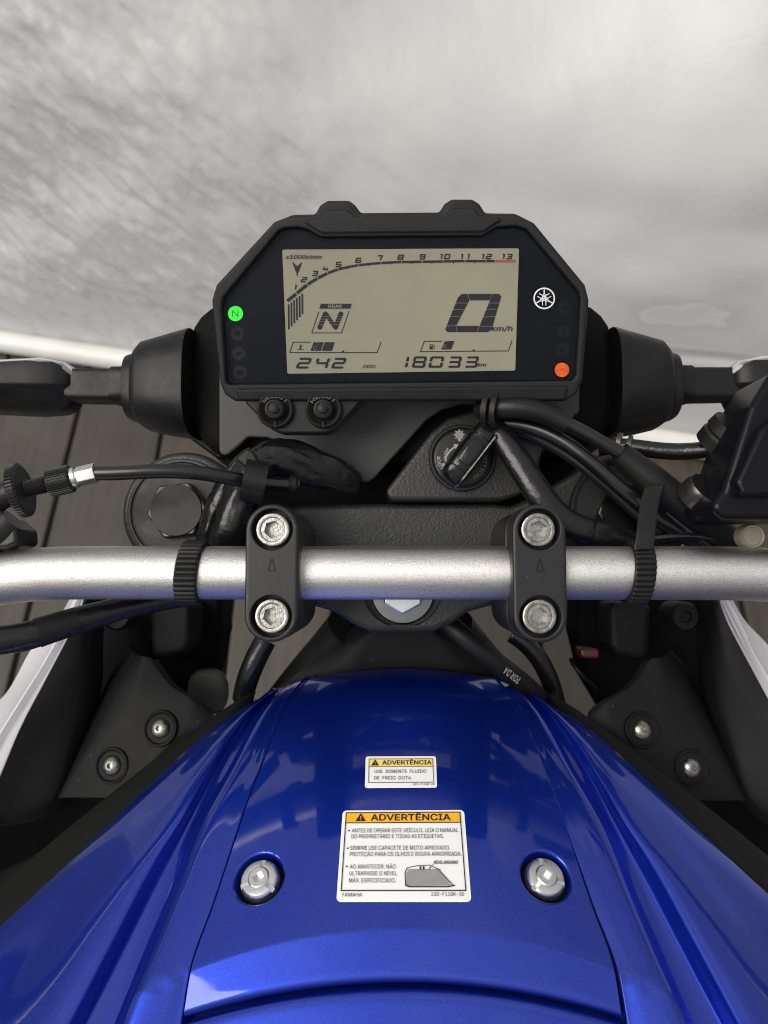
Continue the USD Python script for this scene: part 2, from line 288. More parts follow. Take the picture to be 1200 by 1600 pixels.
def wood(name, tone, seed):
    MAT[name] = usdkit.material(stage, f'/World/Looks/{name}', {
        'geo': ('geometry', {}), 'map': ('mapping', {'scale': (60.0, 3.0, 60.0), 'location': (seed * 3.1, seed * 1.7, 0)}),
        'n': ('noise_texture', {'scale': 1.0, 'detail': 6.0, 'roughness': .65, 'distortion': .4}), 'r': ('rgb_ramp', {'ramp': [(.25, tuple(x * .62 for x in tone)), (.5, tone), (.8, tuple(x * 1.35 for x in tone))]}),
        'n2': ('noise_texture', {'scale': 7.0, 'detail': 4.0}), 'r2': ('rgb_ramp', {'ramp': [(.35, (.75, .72, .7)), (.7, (1.15, 1.12, 1.08))]}), 'mul': ('mix_color', {'blend_type': 'multiply', 'fac': 1.0, 'use_clamp': False}),
        'b': ('bump', {'distance': .002, 'strength': .35}), 'p': ('principled_bsdf', {'roughness': .5})},
        [('geo.position', 'map.vector'), ('map.vector', 'n.vector'), ('n.fac', 'r.fac'), ('geo.position', 'n2.vector'), ('n2.fac', 'r2.fac'), ('r.color', 'mul.a'), ('r2.color', 'mul.b'),
         ('mul.result', 'p.base_color'), ('n.fac', 'b.height'), ('b.normal', 'p.normal')], surface='p.BSDF')
for k, t in enumerate([(0.0488, 0.0416, 0.0324), (0.0555, 0.0475, 0.0363), (0.0503, 0.0399, 0.0299), (0.0451, 0.0392, 0.0312)]): wood(f'plank_wood_{k}', t, k + 1)
MAT['tarpaulin'] = usdkit.material(stage, '/World/Looks/tarpaulin', {
    'geo': ('geometry', {}), 'n': ('noise_texture', {'scale': 3.0, 'detail': 5.0}), 'r': ('rgb_ramp', {'ramp': [(.3, (.62, .62, .615)), (.7, (.72, .715, .70))]}),
    'n2': ('noise_texture', {'scale': 90.0, 'detail': 4.0}), 'b': ('bump', {'distance': .003, 'strength': .15}), 'p': ('principled_bsdf', {'roughness': .36, 'specular_ior_level': .5}), 'tl': ('translucent_bsdf', {'color': (.72, .715, .70)}), 'mx': ('mix_closure', {'fac': .3})},
    [('geo.position', 'n.vector'), ('n.fac', 'r.fac'), ('r.color', 'p.base_color'), ('geo.position', 'n2.vector'), ('n2.fac', 'b.height'), ('b.normal', 'p.normal'), ('b.normal', 'tl.normal'), ('p.BSDF', 'mx.closure1'), ('tl.BSDF', 'mx.closure2')], surface='mx.closure')

# ------------------------------------------------------------------ setting: ground, plank deck, grey sheet wall, white rail
g = obj('ground', trimesh.creation.box((60, 60, .1), trimesh.transformations.translation_matrix((0, 0, -.09))), 'ground_dirt', local=False, smooth=False); tag(g, 'bare dark ground below the plank deck', 'ground', kind='structure')
deck = UsdGeom.Xform.Define(stage, '/World/deck').GetPrim(); tag(deck, 'weathered brown plank deck under the motorcycle', 'deck', kind='structure')
PW = .1925
for k in range(-8, 9):
    x0 = -.502 + PW * (k + 2.0); b = .004; y0, y1, z1 = -1.5, 1.6, .0
    j = rng.uniform(-.0015, .0015)
    prof = [(x0 + .004, -.034), (x0 + .004, z1 - b + j), (x0 + .004 + b * .4, z1 - b * .3 + j), (x0 + .004 + b * 1.3, z1 + j), (x0 + PW - .004 - b * 1.3, z1 + j), (x0 + PW - .004 - b * .4, z1 - b * .3 + j), (x0 + PW - .004, z1 - b + j), (x0 + PW - .004, -.034)]
    obj('plank', loft([[(x, y, z) for x, z in prof] for y in (y0, y1)]), f'plank_wood_{(k * 3) % 4}', deck, local=False, smooth=30)
# the sheet hangs from a line turned 11 deg against the bike and leans back at the top
WA = math.atan2(.776 - 1.075, .651 + .917); wx = np.array([math.cos(WA), math.sin(WA), 0]); wn = np.array([math.sin(WA), -math.cos(WA), 0]); W0 = np.array([-.917, 1.09, 0])
def sheet(u, h):
    P_ = np.stack([u, h, 0 * u], -1)
    back = .10 * h + .10 * np.clip(h - .2, 0, None) ** 1.5                            # leans away with height
    big = (meshkit.fbm(P_ * np.array([1.3, 2.0, 1]) + 3.3, 3, 5) - .5) * .10
    sp = lambda z, k=.05: k * np.logaddexp(0, z / k)
    back = back + 1.25 * (sp(h - .55) - sp(h - 1.0)) * np.exp(-((u - 1.08) / .34) ** 2) + .16 * (sp(h - .55) - sp(h - 1.1))   # slack belly that faces up
    a = .80; q = np.stack([u * math.cos(a) - h * math.sin(a), u * math.sin(a) + h * math.cos(a), 0 * u], -1)
    left = .05 + .95 / (1 + np.exp((u - .80 + .35 * h) * 6))
    rip = (meshkit.fbm(q * np.array([9, 36, 1]), 3, 8) - .5) * .024 * left + (meshkit.fbm(q * np.array([22, 62, 1]), 3, 9) - .5) * .012 * left
    soft = (meshkit.fbm(P_ * np.array([2.6, 4.2, 1]) + 7, 3, 12) - .5) * .045 - .010 * np.exp(-((h - .20 - .02 * np.sin(u * 5)) / .014) ** 2) / (1 + np.exp(-(u - 1.32) * 18))
    d = -back + (big + soft) * np.clip(h * 4, 0, 1) + rip * np.clip(h * 5, .15, 1)
    return W0 + u[..., None] * wx + d[..., None] * wn + np.stack([0 * h, 0 * h, h + .012], -1)
uu, hh = np.meshgrid(np.linspace(-1.1, 3.0, 900), np.r_[np.linspace(0, 1.1, 380), np.linspace(1.12, 2.5, 90)]); s_ = sheet(uu, hh)
m_, n_ = uu.shape; i_ = np.arange(m_ - 1)[:, None] * n_ + np.arange(n_ - 1)[None]; q_ = np.stack([i_, i_ + 1, i_ + n_ + 1, i_ + n_], -1).reshape(-1, 4)
tf = np.vstack([q_[:, [0, 1, 2]], q_[:, [0, 2, 3]]])
tag(obj('tarpaulin_wall', (s_.reshape(-1, 3), tf), 'tarpaulin', local=False, smooth=True), 'wrinkled grey plastic sheet hanging as a wall behind the motorcycle', 'tarpaulin')
rl = [W0 + wx * u - wn * .0 + np.array([0, 0, .025]) - wn * -.024 for u in np.linspace(-1.1, 3.0, 30)]
tag(obj('edge_rail', tube(rl, .025, 16, smooth=False), 'rail_white', local=False), 'white round rail along the foot of the grey sheet, on the deck', 'rail')

# ------------------------------------------------------------------ the motorcycle
bike = empty('motorcycle', (0, 0, 0))
tag(bike, 'blue and black motorcycle seen from the rider seat, silver handlebar and lit display', 'motorcycle')

# ---- instrument cluster
DASH = Frame((0, .11225, -.00305), (1, 0, 0), (0, .9517, .3070))
def D(pts): return [DASH.uv(*p) for p in pts]
lens_px = [(362, 600), (356, 597), (349, 480), (352, 465), (438, 362), (448, 358), (468, 357), (483, 361), (502, 372), (753, 370), (774, 357), (804, 355), (821, 361), (901, 457), (904, 470), (897, 586), (892, 594)]
outer_px = [(347, 598), (354, 615), (370, 626), (880, 626), (898, 614), (907, 594), (917, 470), (911, 446), (832, 350), (806, 337), (757, 336), (747, 320), (738, 314.5), (709, 314.5), (700, 320), (691, 335), (560, 336), (550, 322), (543, 316.5), (512, 316.5), (503, 322), (494, 338), (456, 339), (430, 349), (341, 446), (334, 470)]
lensP = rounded(Polygon(D(lens_px)), .0012); outP = rounded(Polygon(D(outer_px)), .0012)
bez = plate(outP.difference(lensP.buffer(.0001)), -.018, .0042, .0014, 4, DASH, hole=.0008)
# back shell (deeper, a little larger at the sides, as seen past the bezel)
shell = plate(rounded(outP.buffer(.0016), .002).difference(sbox(-.2, -.2, .2, -.034)), -.030, -.004, .002, 3, DASH)
cl = obj('instrument_cluster', cat(bez, shell, plate(lensP.buffer(.003), -.016, -.0012, 0, 1, DASH)), 'grained_plastic', bike, label='black angular instrument cluster with a lit display')
hoodP = rounded(Polygon(D([(470, 345), (490, 345), (503, 341), (512, 330), (545, 330), (556, 341), (692, 340), (704, 328), (738, 327), (748, 339), (795, 343), (772, 352), (752, 365), (503, 367), (484, 355)])), .0008)
obj('hood_strip', plate(hoodP, .002, .0052, .0009, 3, DASH), 'grained_plastic', cl)
chin = pxpoly(DASH, [(372, 606), (885, 602), (878, 624), (376, 624)], .0008); obj('chin_strip', plate(chin, .002, .0056, .001, 3, DASH), 'black_plastic', cl)
def onD(h): return lambda v: DASH(np.c_[v, np.full(len(v), h)])
def Dm(meshes, h): return lay([((np.array([DASH.uv(*p) for p in m[0]])), m[1]) for m in meshes], onD(h))
obj('mask_panel', plate(lensP, -.0015, -.0003, 0, 1, DASH), 'mask_black', cl)
scr = pxpoly(DASH, [(441, 390), (811, 388), (805, 579), (449, 584)]); obj('screen', plate(rounded(scr, .0008), -.0006, .0001, 0, 1, DASH), 'lcd', cl)
def S(pts, w, cap=2, join=2): return LineString(pts).buffer(w / 2, cap_style=cap, join_style=join)
def c1(*pts): return [(320 + x * .26667, 300 + y * .26667) for x, y in pts]
def c2(*pts): return [(600 + x * .28333, 300 + y * .28333) for x, y in pts]
def seg7(ch, x0, x1, y0, y1, w, sl=.22, gap=.5):
    on = {'0': 'abcdef', '1': 'bc', '2': 'abged', '3': 'abgcd', '4': 'fgbc', '8': 'abcdefg'}[ch]
    H = y1 - y0; ym = (y0 + y1) / 2; out = []
    def sk(p): return (p[0] + (y1 - p[1]) * sl, p[1])
    x1 = x1 - H * sl
    h = lambda y: Polygon([sk(p) for p in [(x0 + gap, y), (x0 + w * .5 + gap, y - w / 2), (x1 - w * .5 - gap, y - w / 2), (x1 - gap, y), (x1 - w * .5 - gap, y + w / 2), (x0 + w * .5 + gap, y + w / 2)]])
    def vseg(x, a, b):
        ww = w * 1.25
        return Polygon([sk(p) for p in [(x, a + gap), (x + ww / 2, a + gap + w * .4), (x + ww / 2, b - gap - w * .4), (x, b - gap), (x - ww / 2, b - gap - w * .4), (x - ww / 2, a + gap + w * .4)]])
    if 'a' in on: out.append(h(y0 + w / 2))
    if 'g' in on: out.append(h(ym))
    if 'd' in on: out.append(h(y1 - w / 2))
    if 'f' in on: out.append(vseg(x0 + w / 2, y0, ym))
    if 'e' in on: out.append(vseg(x0 + w / 2, ym, y1))
    if 'b' in on: out.append(vseg(x1 - w / 2, y0, ym))
    if 'c' in on: out.append(vseg(x1 - w / 2, ym, y1))
    return out
def digit(ch, cx, cy, w, h, st, sl=.25):
    """square rounded italic figure, as printed along the rev counter"""
    L = {'0': [[(0, 0), (1, 0), (1, 1), (0, 1), (0, 0)]], '1': [[(.35, 0), (.75, 0), (.75, 1)]], '2': [[(0, 0), (1, 0), (1, .5), (0, .5), (0, 1), (1, 1)]], '3': [[(0, 0), (1, 0), (1, 1), (0, 1)], [(.2, .5), (1, .5)]],
         '4': [[(.2, 0), (0, .65), (1, .65)], [(.8, .3), (.8, 1)]], '5': [[(1, 0), (0, 0), (0, .5), (1, .5), (1, 1), (0, 1)]], '6': [[(1, 0), (0, 0), (0, 1), (1, 1), (1, .5), (0, .5)]], '7': [[(0, 0), (1, 0), (.7, 1)]],
         '8': [[(0, 0), (1, 0), (1, 1), (0, 1), (0, 0)], [(0, .5), (1, .5)]], '9': [[(1, .5), (0, .5), (0, 0), (1, 0), (1, 1), (0, 1)]]}[ch]
    g_ = unary_union([S([(cx - w / 2 + x * w + (.5 - y) * h * sl, cy - h / 2 + y * h) for x, y in l], st, 2, 1) for l in L]); return g_
arc = np.array([(448, 471), (463, 459), (480, 445), (496, 435), (512, 427), (528, 421), (560, 414.5), (595, 411), (627, 409.5), (659, 409), (692, 408.5), (726, 408), (759, 408), (773, 408), (806, 408)], float)
dense = PchipInterpolator(arc[:, 0], arc[:, 1]); marks = []; red = []
for a, b in zip(arc[:-1, 0], arc[1:, 0]):
    for lo, hi in (((a, (a + b) / 2), ((a + b) / 2, b)) if b - a > 30 and a < 760 else ((a, b),)):
        xs = np.linspace(lo + (.9 if lo == a else 0), hi - (.3 if hi == b else 0), 6); t_ = 5.2 - 1.6 * min(1, (lo - 448) / 90)
        (red if lo > 770 else marks).append(S([(x, float(dense(x))) for x in xs], t_))
    if b - a > 30 and a < 760: marks.append(S([((a + b) / 2, float(dense((a + b) / 2))), ((a + b) / 2 - 1, float(dense((a + b) / 2)) + 3.3)], 1.3))
for i in range(6): x = 449.4 + 4.25 * i; marks.append(S([(x + 1.6, 475.5 - i * 3.3), (x + 2.0, 514.5 - i * 4.8)], 2.5))
for t_, x, y in [('1', 461, 449), ('2', 475, 437), ('3', 492, 427.3), ('4', 509, 420), ('5', 529, 413.3), ('6', 560, 406.8), ('7', 593, 403), ('8', 626, 402), ('9', 660, 401.3)]: marks.append(digit(t_, x, y, 7.2 if t_ != '1' else 5, 6.6, 1.9))
for t_, x, y in [('10', 694, 401), ('11', 726, 401), ('12', 759, 401), ('13', 791, 401)]: marks += [digit(t_[0], x - 5.6, y, 7, 6.6, 1.9), digit(t_[1], x + 4.6, y, 7, 6.6, 1.9)]
HI = .00035
obj('tachometer_scale', Dm([tri2(marks), fit_text('x1000r/min', 446, 502, 404.5, 398.5, True, .25)], HI), 'lcd_ink', cl, False); obj('redline_mark', Dm([tri2(red)], HI), 'lcd_red', cl, False)
emb = [Polygon(c1((511, 408), (527, 420), (538, 438), (539, 478), (531, 462), (524, 440))), Polygon(c1((572, 410), (556, 421), (545, 438), (544, 478), (552, 462), (560, 440))), Polygon(c1((541.5, 424), (546, 440), (545, 486), (541.5, 492), (538, 486), (537, 440)))]
obj('display_emblem', Dm([tri2(emb)], HI), 'lcd_ink', cl, False)
nN = unary_union([S(c1((706, 714), (674, 792)), 7.5, 1, 1), S(c1((797, 714), (766, 792)), 7.5, 1, 1), S(c1((710, 714), (764, 792)), 6.5, 1, 1)])
for y in (728, 744, 760, 776): nN = nN.difference(S(c1((640, y), (840, y)), .7))
gear = [Polygon(c1((680, 655), (860, 655), (853, 683), (671, 683))), nN] + [S(c1((668, 700), (627, 825), (801, 825), (845, 697)), 1.1)]
obj('gear_display', Dm([tri2(gear)], HI), 'lcd_ink', cl, False); obj('gear_caption', Dm([fit_text('GEAR', 320 + 722 * .26667, 320 + 803 * .26667, 300 + 677 * .26667, 300 + 661 * .26667, True)], HI + .0001), 'lcd', cl, False)
tg = [S(c1((620, 880), (517, 880), (498, 940), (1010, 940), (1032, 878)), 1.2), Polygon(c1((637, 880), (696, 880), (680, 930), (620, 930))), Polygon(c1((702, 880), (761, 880), (745, 930), (686, 930))), Polygon(c1((800, 938), (811, 926), (820, 938))),
      S(c1((560, 895), (560, 914)), 1.6), Point(c1((560, 915))[0]).buffer(1.5), S(c1((542, 924), (552, 921), (560, 925), (570, 921), (580, 924)), .8), S(c1((560, 898), (570, 898)), .7), S(c1((560, 906), (570, 906)), .7)]
obj('temperature_gauge', Dm([tri2(tg)], HI), 'lcd_ink', cl, False); obj('gauge_letter', Dm([fit_text('C', *[320 + x * .26667 for x in (637, 658)], 300 + 923 * .26667, 300 + 905 * .26667)], HI + .0001), 'lcd_faint', cl, False)
fg = [S(c2((318, 823), (222, 823), (200, 880), (685, 876), (705, 818)), 1.2), Polygon(c2((335, 823), (388, 821), (370, 868), (315, 868))), Polygon(c2((484, 877), (494, 865), (503, 877))),
      Polygon(c2((252, 840), (270, 840), (268, 868), (250, 868))).difference(Polygon(c2((256, 844), (267, 844), (266, 851), (255, 851)))), S(c2((270, 842), (278, 848), (277, 863), (272, 862)), .8)]
obj('fuel_gauge', Dm([tri2(fg)], HI), 'lcd_ink', cl, False); obj('gauge_letter', Dm([fit_text('E', *[600 + x * .28333 for x in (328, 344)], 300 + 860 * .28333, 300 + 842 * .28333)], HI + .0001), 'lcd_faint', cl, False)
sp0 = Polygon(c2((432, 562), (632, 562), (646, 576), (592, 752), (572, 772), (352, 772), (337, 758), (402, 582))).difference(Polygon(c2((470, 597), (586, 597), (515, 738), (395, 738)))) if False else \
    Polygon(c2((430, 562), (634, 562), (646, 576), (594, 754), (574, 772), (350, 772), (337, 758), (408, 580))).difference(Polygon(c2((470, 597), (584, 597), (527, 738), (397, 738))))
for l in [((380, 612), (460, 612)), ((370, 647), (450, 647)), ((360, 688), (440, 685)), ((340, 740), (410, 736)), ((560, 612), (650, 612)), ((545, 647), (640, 645)), ((540, 690), (625, 686)), ((515, 738), (605, 742)), ((460, 560), (474, 600)), ((596, 560), (582, 600)), ((395, 736), (405, 775)), ((527, 736), (512, 775))]:
    sp0 = sp0.difference(S(c2(*l), .8))
obj('speed_display', Dm([tri2(sp0), fit_text('km/h', *[600 + x * .28333 for x in (590, 706)], 300 + 766 * .28333, 300 + 740 * .28333, True, .25)], HI), 'lcd_ink', cl, False)
odo = []
for ch, a, b in [('2', 533, 628), ('4', 640, 735), ('2', 740, 832)]: odo += seg7(ch, 320 + a * .26667, 320 + b * .26667, 300 + 971 * .26667, 300 + 1034 * .26667, 3.3, .32)
for ch, a, b in [('1', 60, 140), ('8', 153, 237), ('0', 244, 332), ('3', 350, 430), ('3', 443, 524)]: odo += seg7(ch, 600 + a * .28333, 600 + b * .28333, 300 + 906 * .28333, 300 + 969 * .28333, 3.3, .22)
obj('odometer_display', Dm([tri2(odo), fit_text('ODO', 320 + 925 * .26667, 320 + 998 * .26667, 300 + 1031 * .26667, 300 + 1013 * .26667, True, .2), fit_text('km', *[600 + x * .28333 for x in (516, 560)], 300 + 961 * .28333, 300 + 943 * .28333, True, .25)], HI), 'lcd_ink', cl, False)
# warning lamps
def disc(px, py, r): return Point(px, py).buffer(r, quad_segs=12)
lampN = obj('neutral_lamp', Dm([tri2(disc(368, 490, 11.8))], .0001), 'green_lamp', cl, False)
obj('lamp_letter', Dm([tri2([S([(363.4, 495), (363.8, 485.5), (371.6, 494.2), (372.4, 485)], 1.3, 2, 2)])], .0003), 'print_black', cl, False)
obj('brake_lamp', Dm([tri2(disc(878, 578, 11))], .0001), 'orange_lamp', cl, False)
ring = lambda px, py, r, w: disc(px, py, r + w / 2).difference(disc(px, py, r - w / 2))
obj('lamp_letter', Dm([tri2([ring(878, 578, 6.6, .8), ring(878, 578, 9, .9).difference(sbox(875.5, 560, 880.5, 600))]), fit_text('ABS', 873.2, 882.8, 580.4, 575.2, True)], .0003), 'print_black', cl, False)
for (x, y), kind in [((371, 521), 'arrow'), ((373, 552), 'oil'), ((375, 582), 'engine'), ((883, 481), 'arrow'), ((880.5, 517), 'temp'), ((879, 546), 'beam')]:
    g_ = disc(x, y, 10.5).difference({'arrow': Polygon([(x - 6, y), (x, y - 5), (x, y - 2.5), (x + 5, y - 2.5), (x + 5, y + 2.5), (x, y + 2.5), (x, y + 5)]), 'oil': Polygon([(x - 5, y - 1), (x + 6, y - 2), (x + 3, y + 3), (x - 4, y + 3)]), 'engine': sbox(x - 5, y - 3, x + 5, y + 4), 'temp': sbox(x - 1, y - 5, x + 1, y + 4), 'beam': sbox(x - 4, y - 3, x + 4, y + 3)}[kind])
    obj('unlit_lamp', Dm([tri2(g_)], .0001), 'dim_symbol' if x < 600 else 'dimmer_symbol', cl, False)
# round emblem of three crossed tuning forks
ex, ey = 850.2, 466.2; forks = [ring(ex, ey, 15.8, 2.2)]
for k in range(3):
    f_1 = unary_union([S([(0, 0), (0, -5)], 1.3), S([(-2.6, -4.8), (-2.6, 11)], 1.15), S([(2.6, -4.8), (2.6, 11)], 1.15), S([(-2.6, -4.6), (0, -7.5), (2.6, -4.6)], 1.15), S([(0, -6.5), (0, -14.5)], 1.7)])
    forks.append(affinity.translate(affinity.rotate(f_1, 120 * k, origin=(0, 0)), ex, ey))
obj('round_emblem', Dm([tri2(unary_union(forks).intersection(disc(ex, ey, 17)))], .0002), 'print_white', cl, False)
obj('glass_pane', plate(lensP.buffer(-.0002), .0012, .0020, .0004, 2, DASH), 'glass_pane', cl)
# two round push buttons on a sloping lower lug
LUG = Frame(DASH((0, -.0365, .0015)), DASH.x, DASH.y * .93 + DASH.z * -.2)
lugP = pxpoly(LUG, [(376, 612), (386, 632), (426, 672), (440, 677), (508, 677), (524, 671), (566, 626), (570, 612)], .002)
obj('button_lug', plate(lugP, -.012, .001, .0015, 3, LUG), 'black_plastic', cl)
for px in (431, 506):
    fr = LUG.at(px, 641, .001); k_ = .88
    b_ = obj('push_button', lathe([(.0092 * k_, -.002), (.0092 * k_, .0022), (.0088 * k_, .003), (.0082 * k_, .0033), (.0074 * k_, .003), (.0068 * k_, .0022), (.0052 * k_, .0014), (.005 * k_, .0018), (.0048 * k_, .0048), (.0044 * k_, .0054), (.0036 * k_, .0056), (.0033 * k_, .005), (.0026 * k_, .005), (.0024 * k_, .0062), (.0016 * k_, .0066), (.0001, .0066)], 40, fr), 'rubber', cl)
    def ringtext(t, r, a0, a1, h, size, fr, bold=True, inward=True):
        v, f = text2(t, bold); used = np.unique(f); lo, hi = v[used, 0].min(), v[used, 0].max(); v = v.copy()
        th = a0 + (v[:, 0] - lo) / (hi - lo) * (a1 - a0); rr = r + (v[:, 1] - .5) * size * (1 if inward else -1)
        return fr(np.stack([rr * np.cos(th), rr * np.sin(th), np.full(len(v), h)], -1)), f
    obj('button_lettering', ringtext('SELECT' if px == 431 else 'RESET', .0061, math.radians(150), math.radians(30), .0031, .0018, fr), 'cowl_plastic', cl, False)
    obj('index_mark', plate(sbox(-.0003, -.0078, .0003, -.0052), .001, .0034, 0, 1, fr), 'black_plastic', cl, False)

# ---- cowl panel below the cluster
COWL = Frame((0, .075, -.048), (1, 0, 0), (0, .985, .17))
cowlP = pxpoly(COWL, [(342, 560), (342, 708), (352, 714), (373, 697), (388, 683), (418, 684), (540, 724), (552, 732), (560, 750), (572, 756), (584, 748), (668, 655), (692, 640), (720, 632), (790, 632), (830, 642), (870, 652), (906, 648), (906, 560)], .003)
obj('cowl_panel', plate(cowlP, -.006, 0, .0012, 3, COWL), 'cowl_plastic', bike, label='matt dark grey cowl panel below the instrument cluster')
# headlight body under the cluster, black
def sup(cx, cy, cz, rx, ry, e=.35, n=36, axis='x'):
    th = np.linspace(0, 2 * np.pi, n, endpoint=False); c, s = np.cos(th), np.sin(th); a = np.sign(c) * np.abs(c) ** e * rx; b = np.sign(s) * np.abs(s) ** e * ry
    if axis == 'x': return np.stack([np.full(n, cx), cy + a, cz + b], -1)
    if axis == 'n': return np.stack([cx + a, cy + b, np.full(n, cz)], -1)
    return np.stack([cx + a, np.full(n, cy), cz + b], -1)
obj('headlight_body', loft([sup(0, .10, n_, a_, b_, .5, 40, 'n') for n_, a_, b_ in ((-.058, .102, .038), (-.063, .108, .045), (-.11, .112, .05), (-.19, .085, .055), (-.215, .05, .04))]), 'dark_body', bike)

# ---- turn signals: cup, stem, housing, clear lens
def signal():
    out = {}
    n0 = -.068
    def sx(px, t, b, hn, e=.7, cn=n0):
        p, q = at(px, t, n0), at(px, b, n0); return sup((p[0] + q[0]) / 2, (p[1] + q[1]) / 2, cn, abs(p[1] - q[1]) / 2, hn, e)
    secs = [sx(206, 566, 650, .016), sx(207, 560, 657, .0175), (sx(217, 557, 660, .0185)), sx(221, 556, 660, .0185), sx(222, 550, 664, .020), sx(232, 540, 671, .0225), sx(262, 532, 678, .0245), sx(302, 521, 684, .0265), sx(305, 521, 684, .0265)]
    out['cup'] = loft(secs, caps=False)
    out['inside'] = loft([sx(305, 521.5, 683.5, .0264), sx(304, 526, 679, .025), sx(285, 531, 675, .0225), sx(250, 545, 660, .017)])
    stem = [sx(110, 583, 626, .0075, .3), sx(116, 580, 628, .008, .3), sx(178, 580, 629, .0085, .3), sx(182, 577, 631, .0098, .4), sx(209, 576, 631, .0105, .5)]
    out['stem'] = loft(stem)
    def facet(px, t, b, hn):
        p, q = at(px, t, n0), at(px, b, n0); c, h = (p[1] + q[1]) / 2, abs(p[1] - q[1]) / 2
        return np.array([[p[0], c + h * y, n0 + hn * z] for y, z in ((1, -.6), (1, .35), (.93, .72), (.8, .86), (-.02, .86), (-.14, .8), (-.26, .62), (-.86, .2), (-.97, .05), (-1, -.1), (-1, -.7), (-.9, -.95), (.9, -.95))])
    hs = []
    for px, t, b, hn in ((122, 588, 624, .009), (112, 574, 637, .0125), (96, 569, 643, .0145), (60, 568, 645, .016), (0, 573, 642, .017), (-60, 580, 640, .017), (-80, 590, 634, .013)): hs.append(facet(px, t, b, hn))
    out['housing'] = loft(hs)
    ls = []
    for px, t, b, hn in ((126, 586, 598, .008), (112, 572, 590, .0118), (80, 565.5, 590, .0138), (0, 570.5, 590, .0145), (-80, 580, 600, .012)): ls.append(sx(px, t, b, hn, .5, n0 - .001))
    out['lens'] = loft(ls)
    ring_ = [sx(299, 520, 686, .0272), sx(303, 519, 687, .0275), sx(308, 519.5, 686.5, .0273), sx(309, 521, 684, .0266)]
    out['lip'] = loft(ring_, caps=False)
    # low wedge of the mounting under the cup
    out['mount'] = plate(pxpoly(level(-.085), [(262, 660), (330, 640), (352, 640), (352, 718), (338, 716)], .001), -.03, 0, .002, 3, level(-.085))
    return out
sg = signal()
for side, mm in (('left', lambda m: m), ('right', mirror)):
    t_ = obj('turn_signal', cat(mm(sg['cup']), mm(sg['mount'])), 'black_plastic', bike, 40, label=f'black turn signal on the {side} of the cluster')
    obj('cup_inside', mm(sg['inside']), 'dark_body', t_, 40)
    obj('stem', mm(sg['stem']), 'rubber', t_, 40); obj('housing', mm(sg['housing']), 'black_plastic', t_, 40); obj('lens', mm(sg['lens']), 'clear_lens', t_, 40)

# ---- triple clamp (top bridge)
BR = level(-.045)
half = [(629, 787), (480, 787), (455, 790), (420, 775), (350, 735), (330, 880), (400, 930), (478, 944), (520, 955), (548, 974), (576, 987), (629, 988)]
hp = Polygon([BR.uv(*p) for p in half]); fork_c = BR.uv(285, 800); ringP = Point(fork_c).buffer(.0292, quad_segs=24)
ctr = np.array(hp.exterior.coords); ctr[:, 0] = np.minimum(ctr[:, 0], .0004); hp = Polygon(ctr)
body2 = rounded(unary_union([hp, ringP, affinity.scale(unary_union([hp, ringP]), -1, 1, origin=(0, 0))]), .004)
stemhole = BR.uv(629, 917)
bridge = plate(body2.difference(Point(stemhole).buffer(.0192, quad_segs=20)), -.026, 0, .003, 4, BR)
tb = obj('triple_clamp', cat(bridge, plate(Point(stemhole).buffer(.0196), -.026, -.006, 0, 1, BR)), 'cast_black', bike, label='textured black triple clamp under the handlebar')
IGN = level(-.037)
ihP = pxpoly(IGN, [(590, 782), (676, 672), (700, 652), (740, 640), (800, 642), (848, 690), (842, 735), (815, 772), (785, 782)], .004)
obj('ignition_housing', plate(ihP, -.03, 0, .002, 4, IGN), 'cast_black', tb)
fw = BR.at(629, 925, -.006)
obj('stem_washer', lathe([(.0152, 0), (.0152, .002), (.0146, .0026), (.009, .003), (.0001, .003)], 48, fw), 'washer_steel', tb)
obj('stem_nut', plate(ngon(.0103, 6, .5), .003, .0105, .0012, 3, fw), 'bright_steel', tb)
for s in (-1, 1):
    fc = Frame((s * abs(fork_c[0]), fork_c[1], -.045), (1, 0, 0), (0, 1, 0))
    cp = obj('fork_cap', lathe([(.0252, -.15), (.0252, .0035), (.0247, .0042), (.0236, .0042), (.0230, .0034), (.0226, .0034), (.0222, .004), (.0155, .0042), (.0001, .0042)], 56, fc), 'satin_black', tb, 30)
    obj('hex_bolt', plate(ngon(.0142, 6, .12), .0042, .0105, .001, 3, fc), 'dark_steel', tb)
    # machined face with turned rings
    obj('bolt_face', lathe([(.0122, .0104), (.0120, .0111)] + [(.0119 - .00024 * k, .0112 + (.00002 if k % 2 else 0)) for k in range(49)] + [(.0001, .0112)], 120, fc), 'brushed_cap', tb, False)
    obj('fork_tube', tube([(s * abs(fork_c[0]), fork_c[1], -.06), (s * abs(fork_c[0]), fork_c[1], -.52)], .0205, 24, 6, False), 'dark_steel', bike)
obj('steering_stem', tube([(0, fork_c[1] * 0 - .008, -.06), (0, -.008, -.30)], .026, 24, 6, False), 'dark_body', bike)

obj('wiring_cover', plate(pxpoly(level(-.085), [(352, 600), (900, 600), (905, 740), (930, 800), (820, 830), (440, 830), (352, 735)], .003), -.03, 0, .002, 2, level(-.085)), 'dark_body', bike)

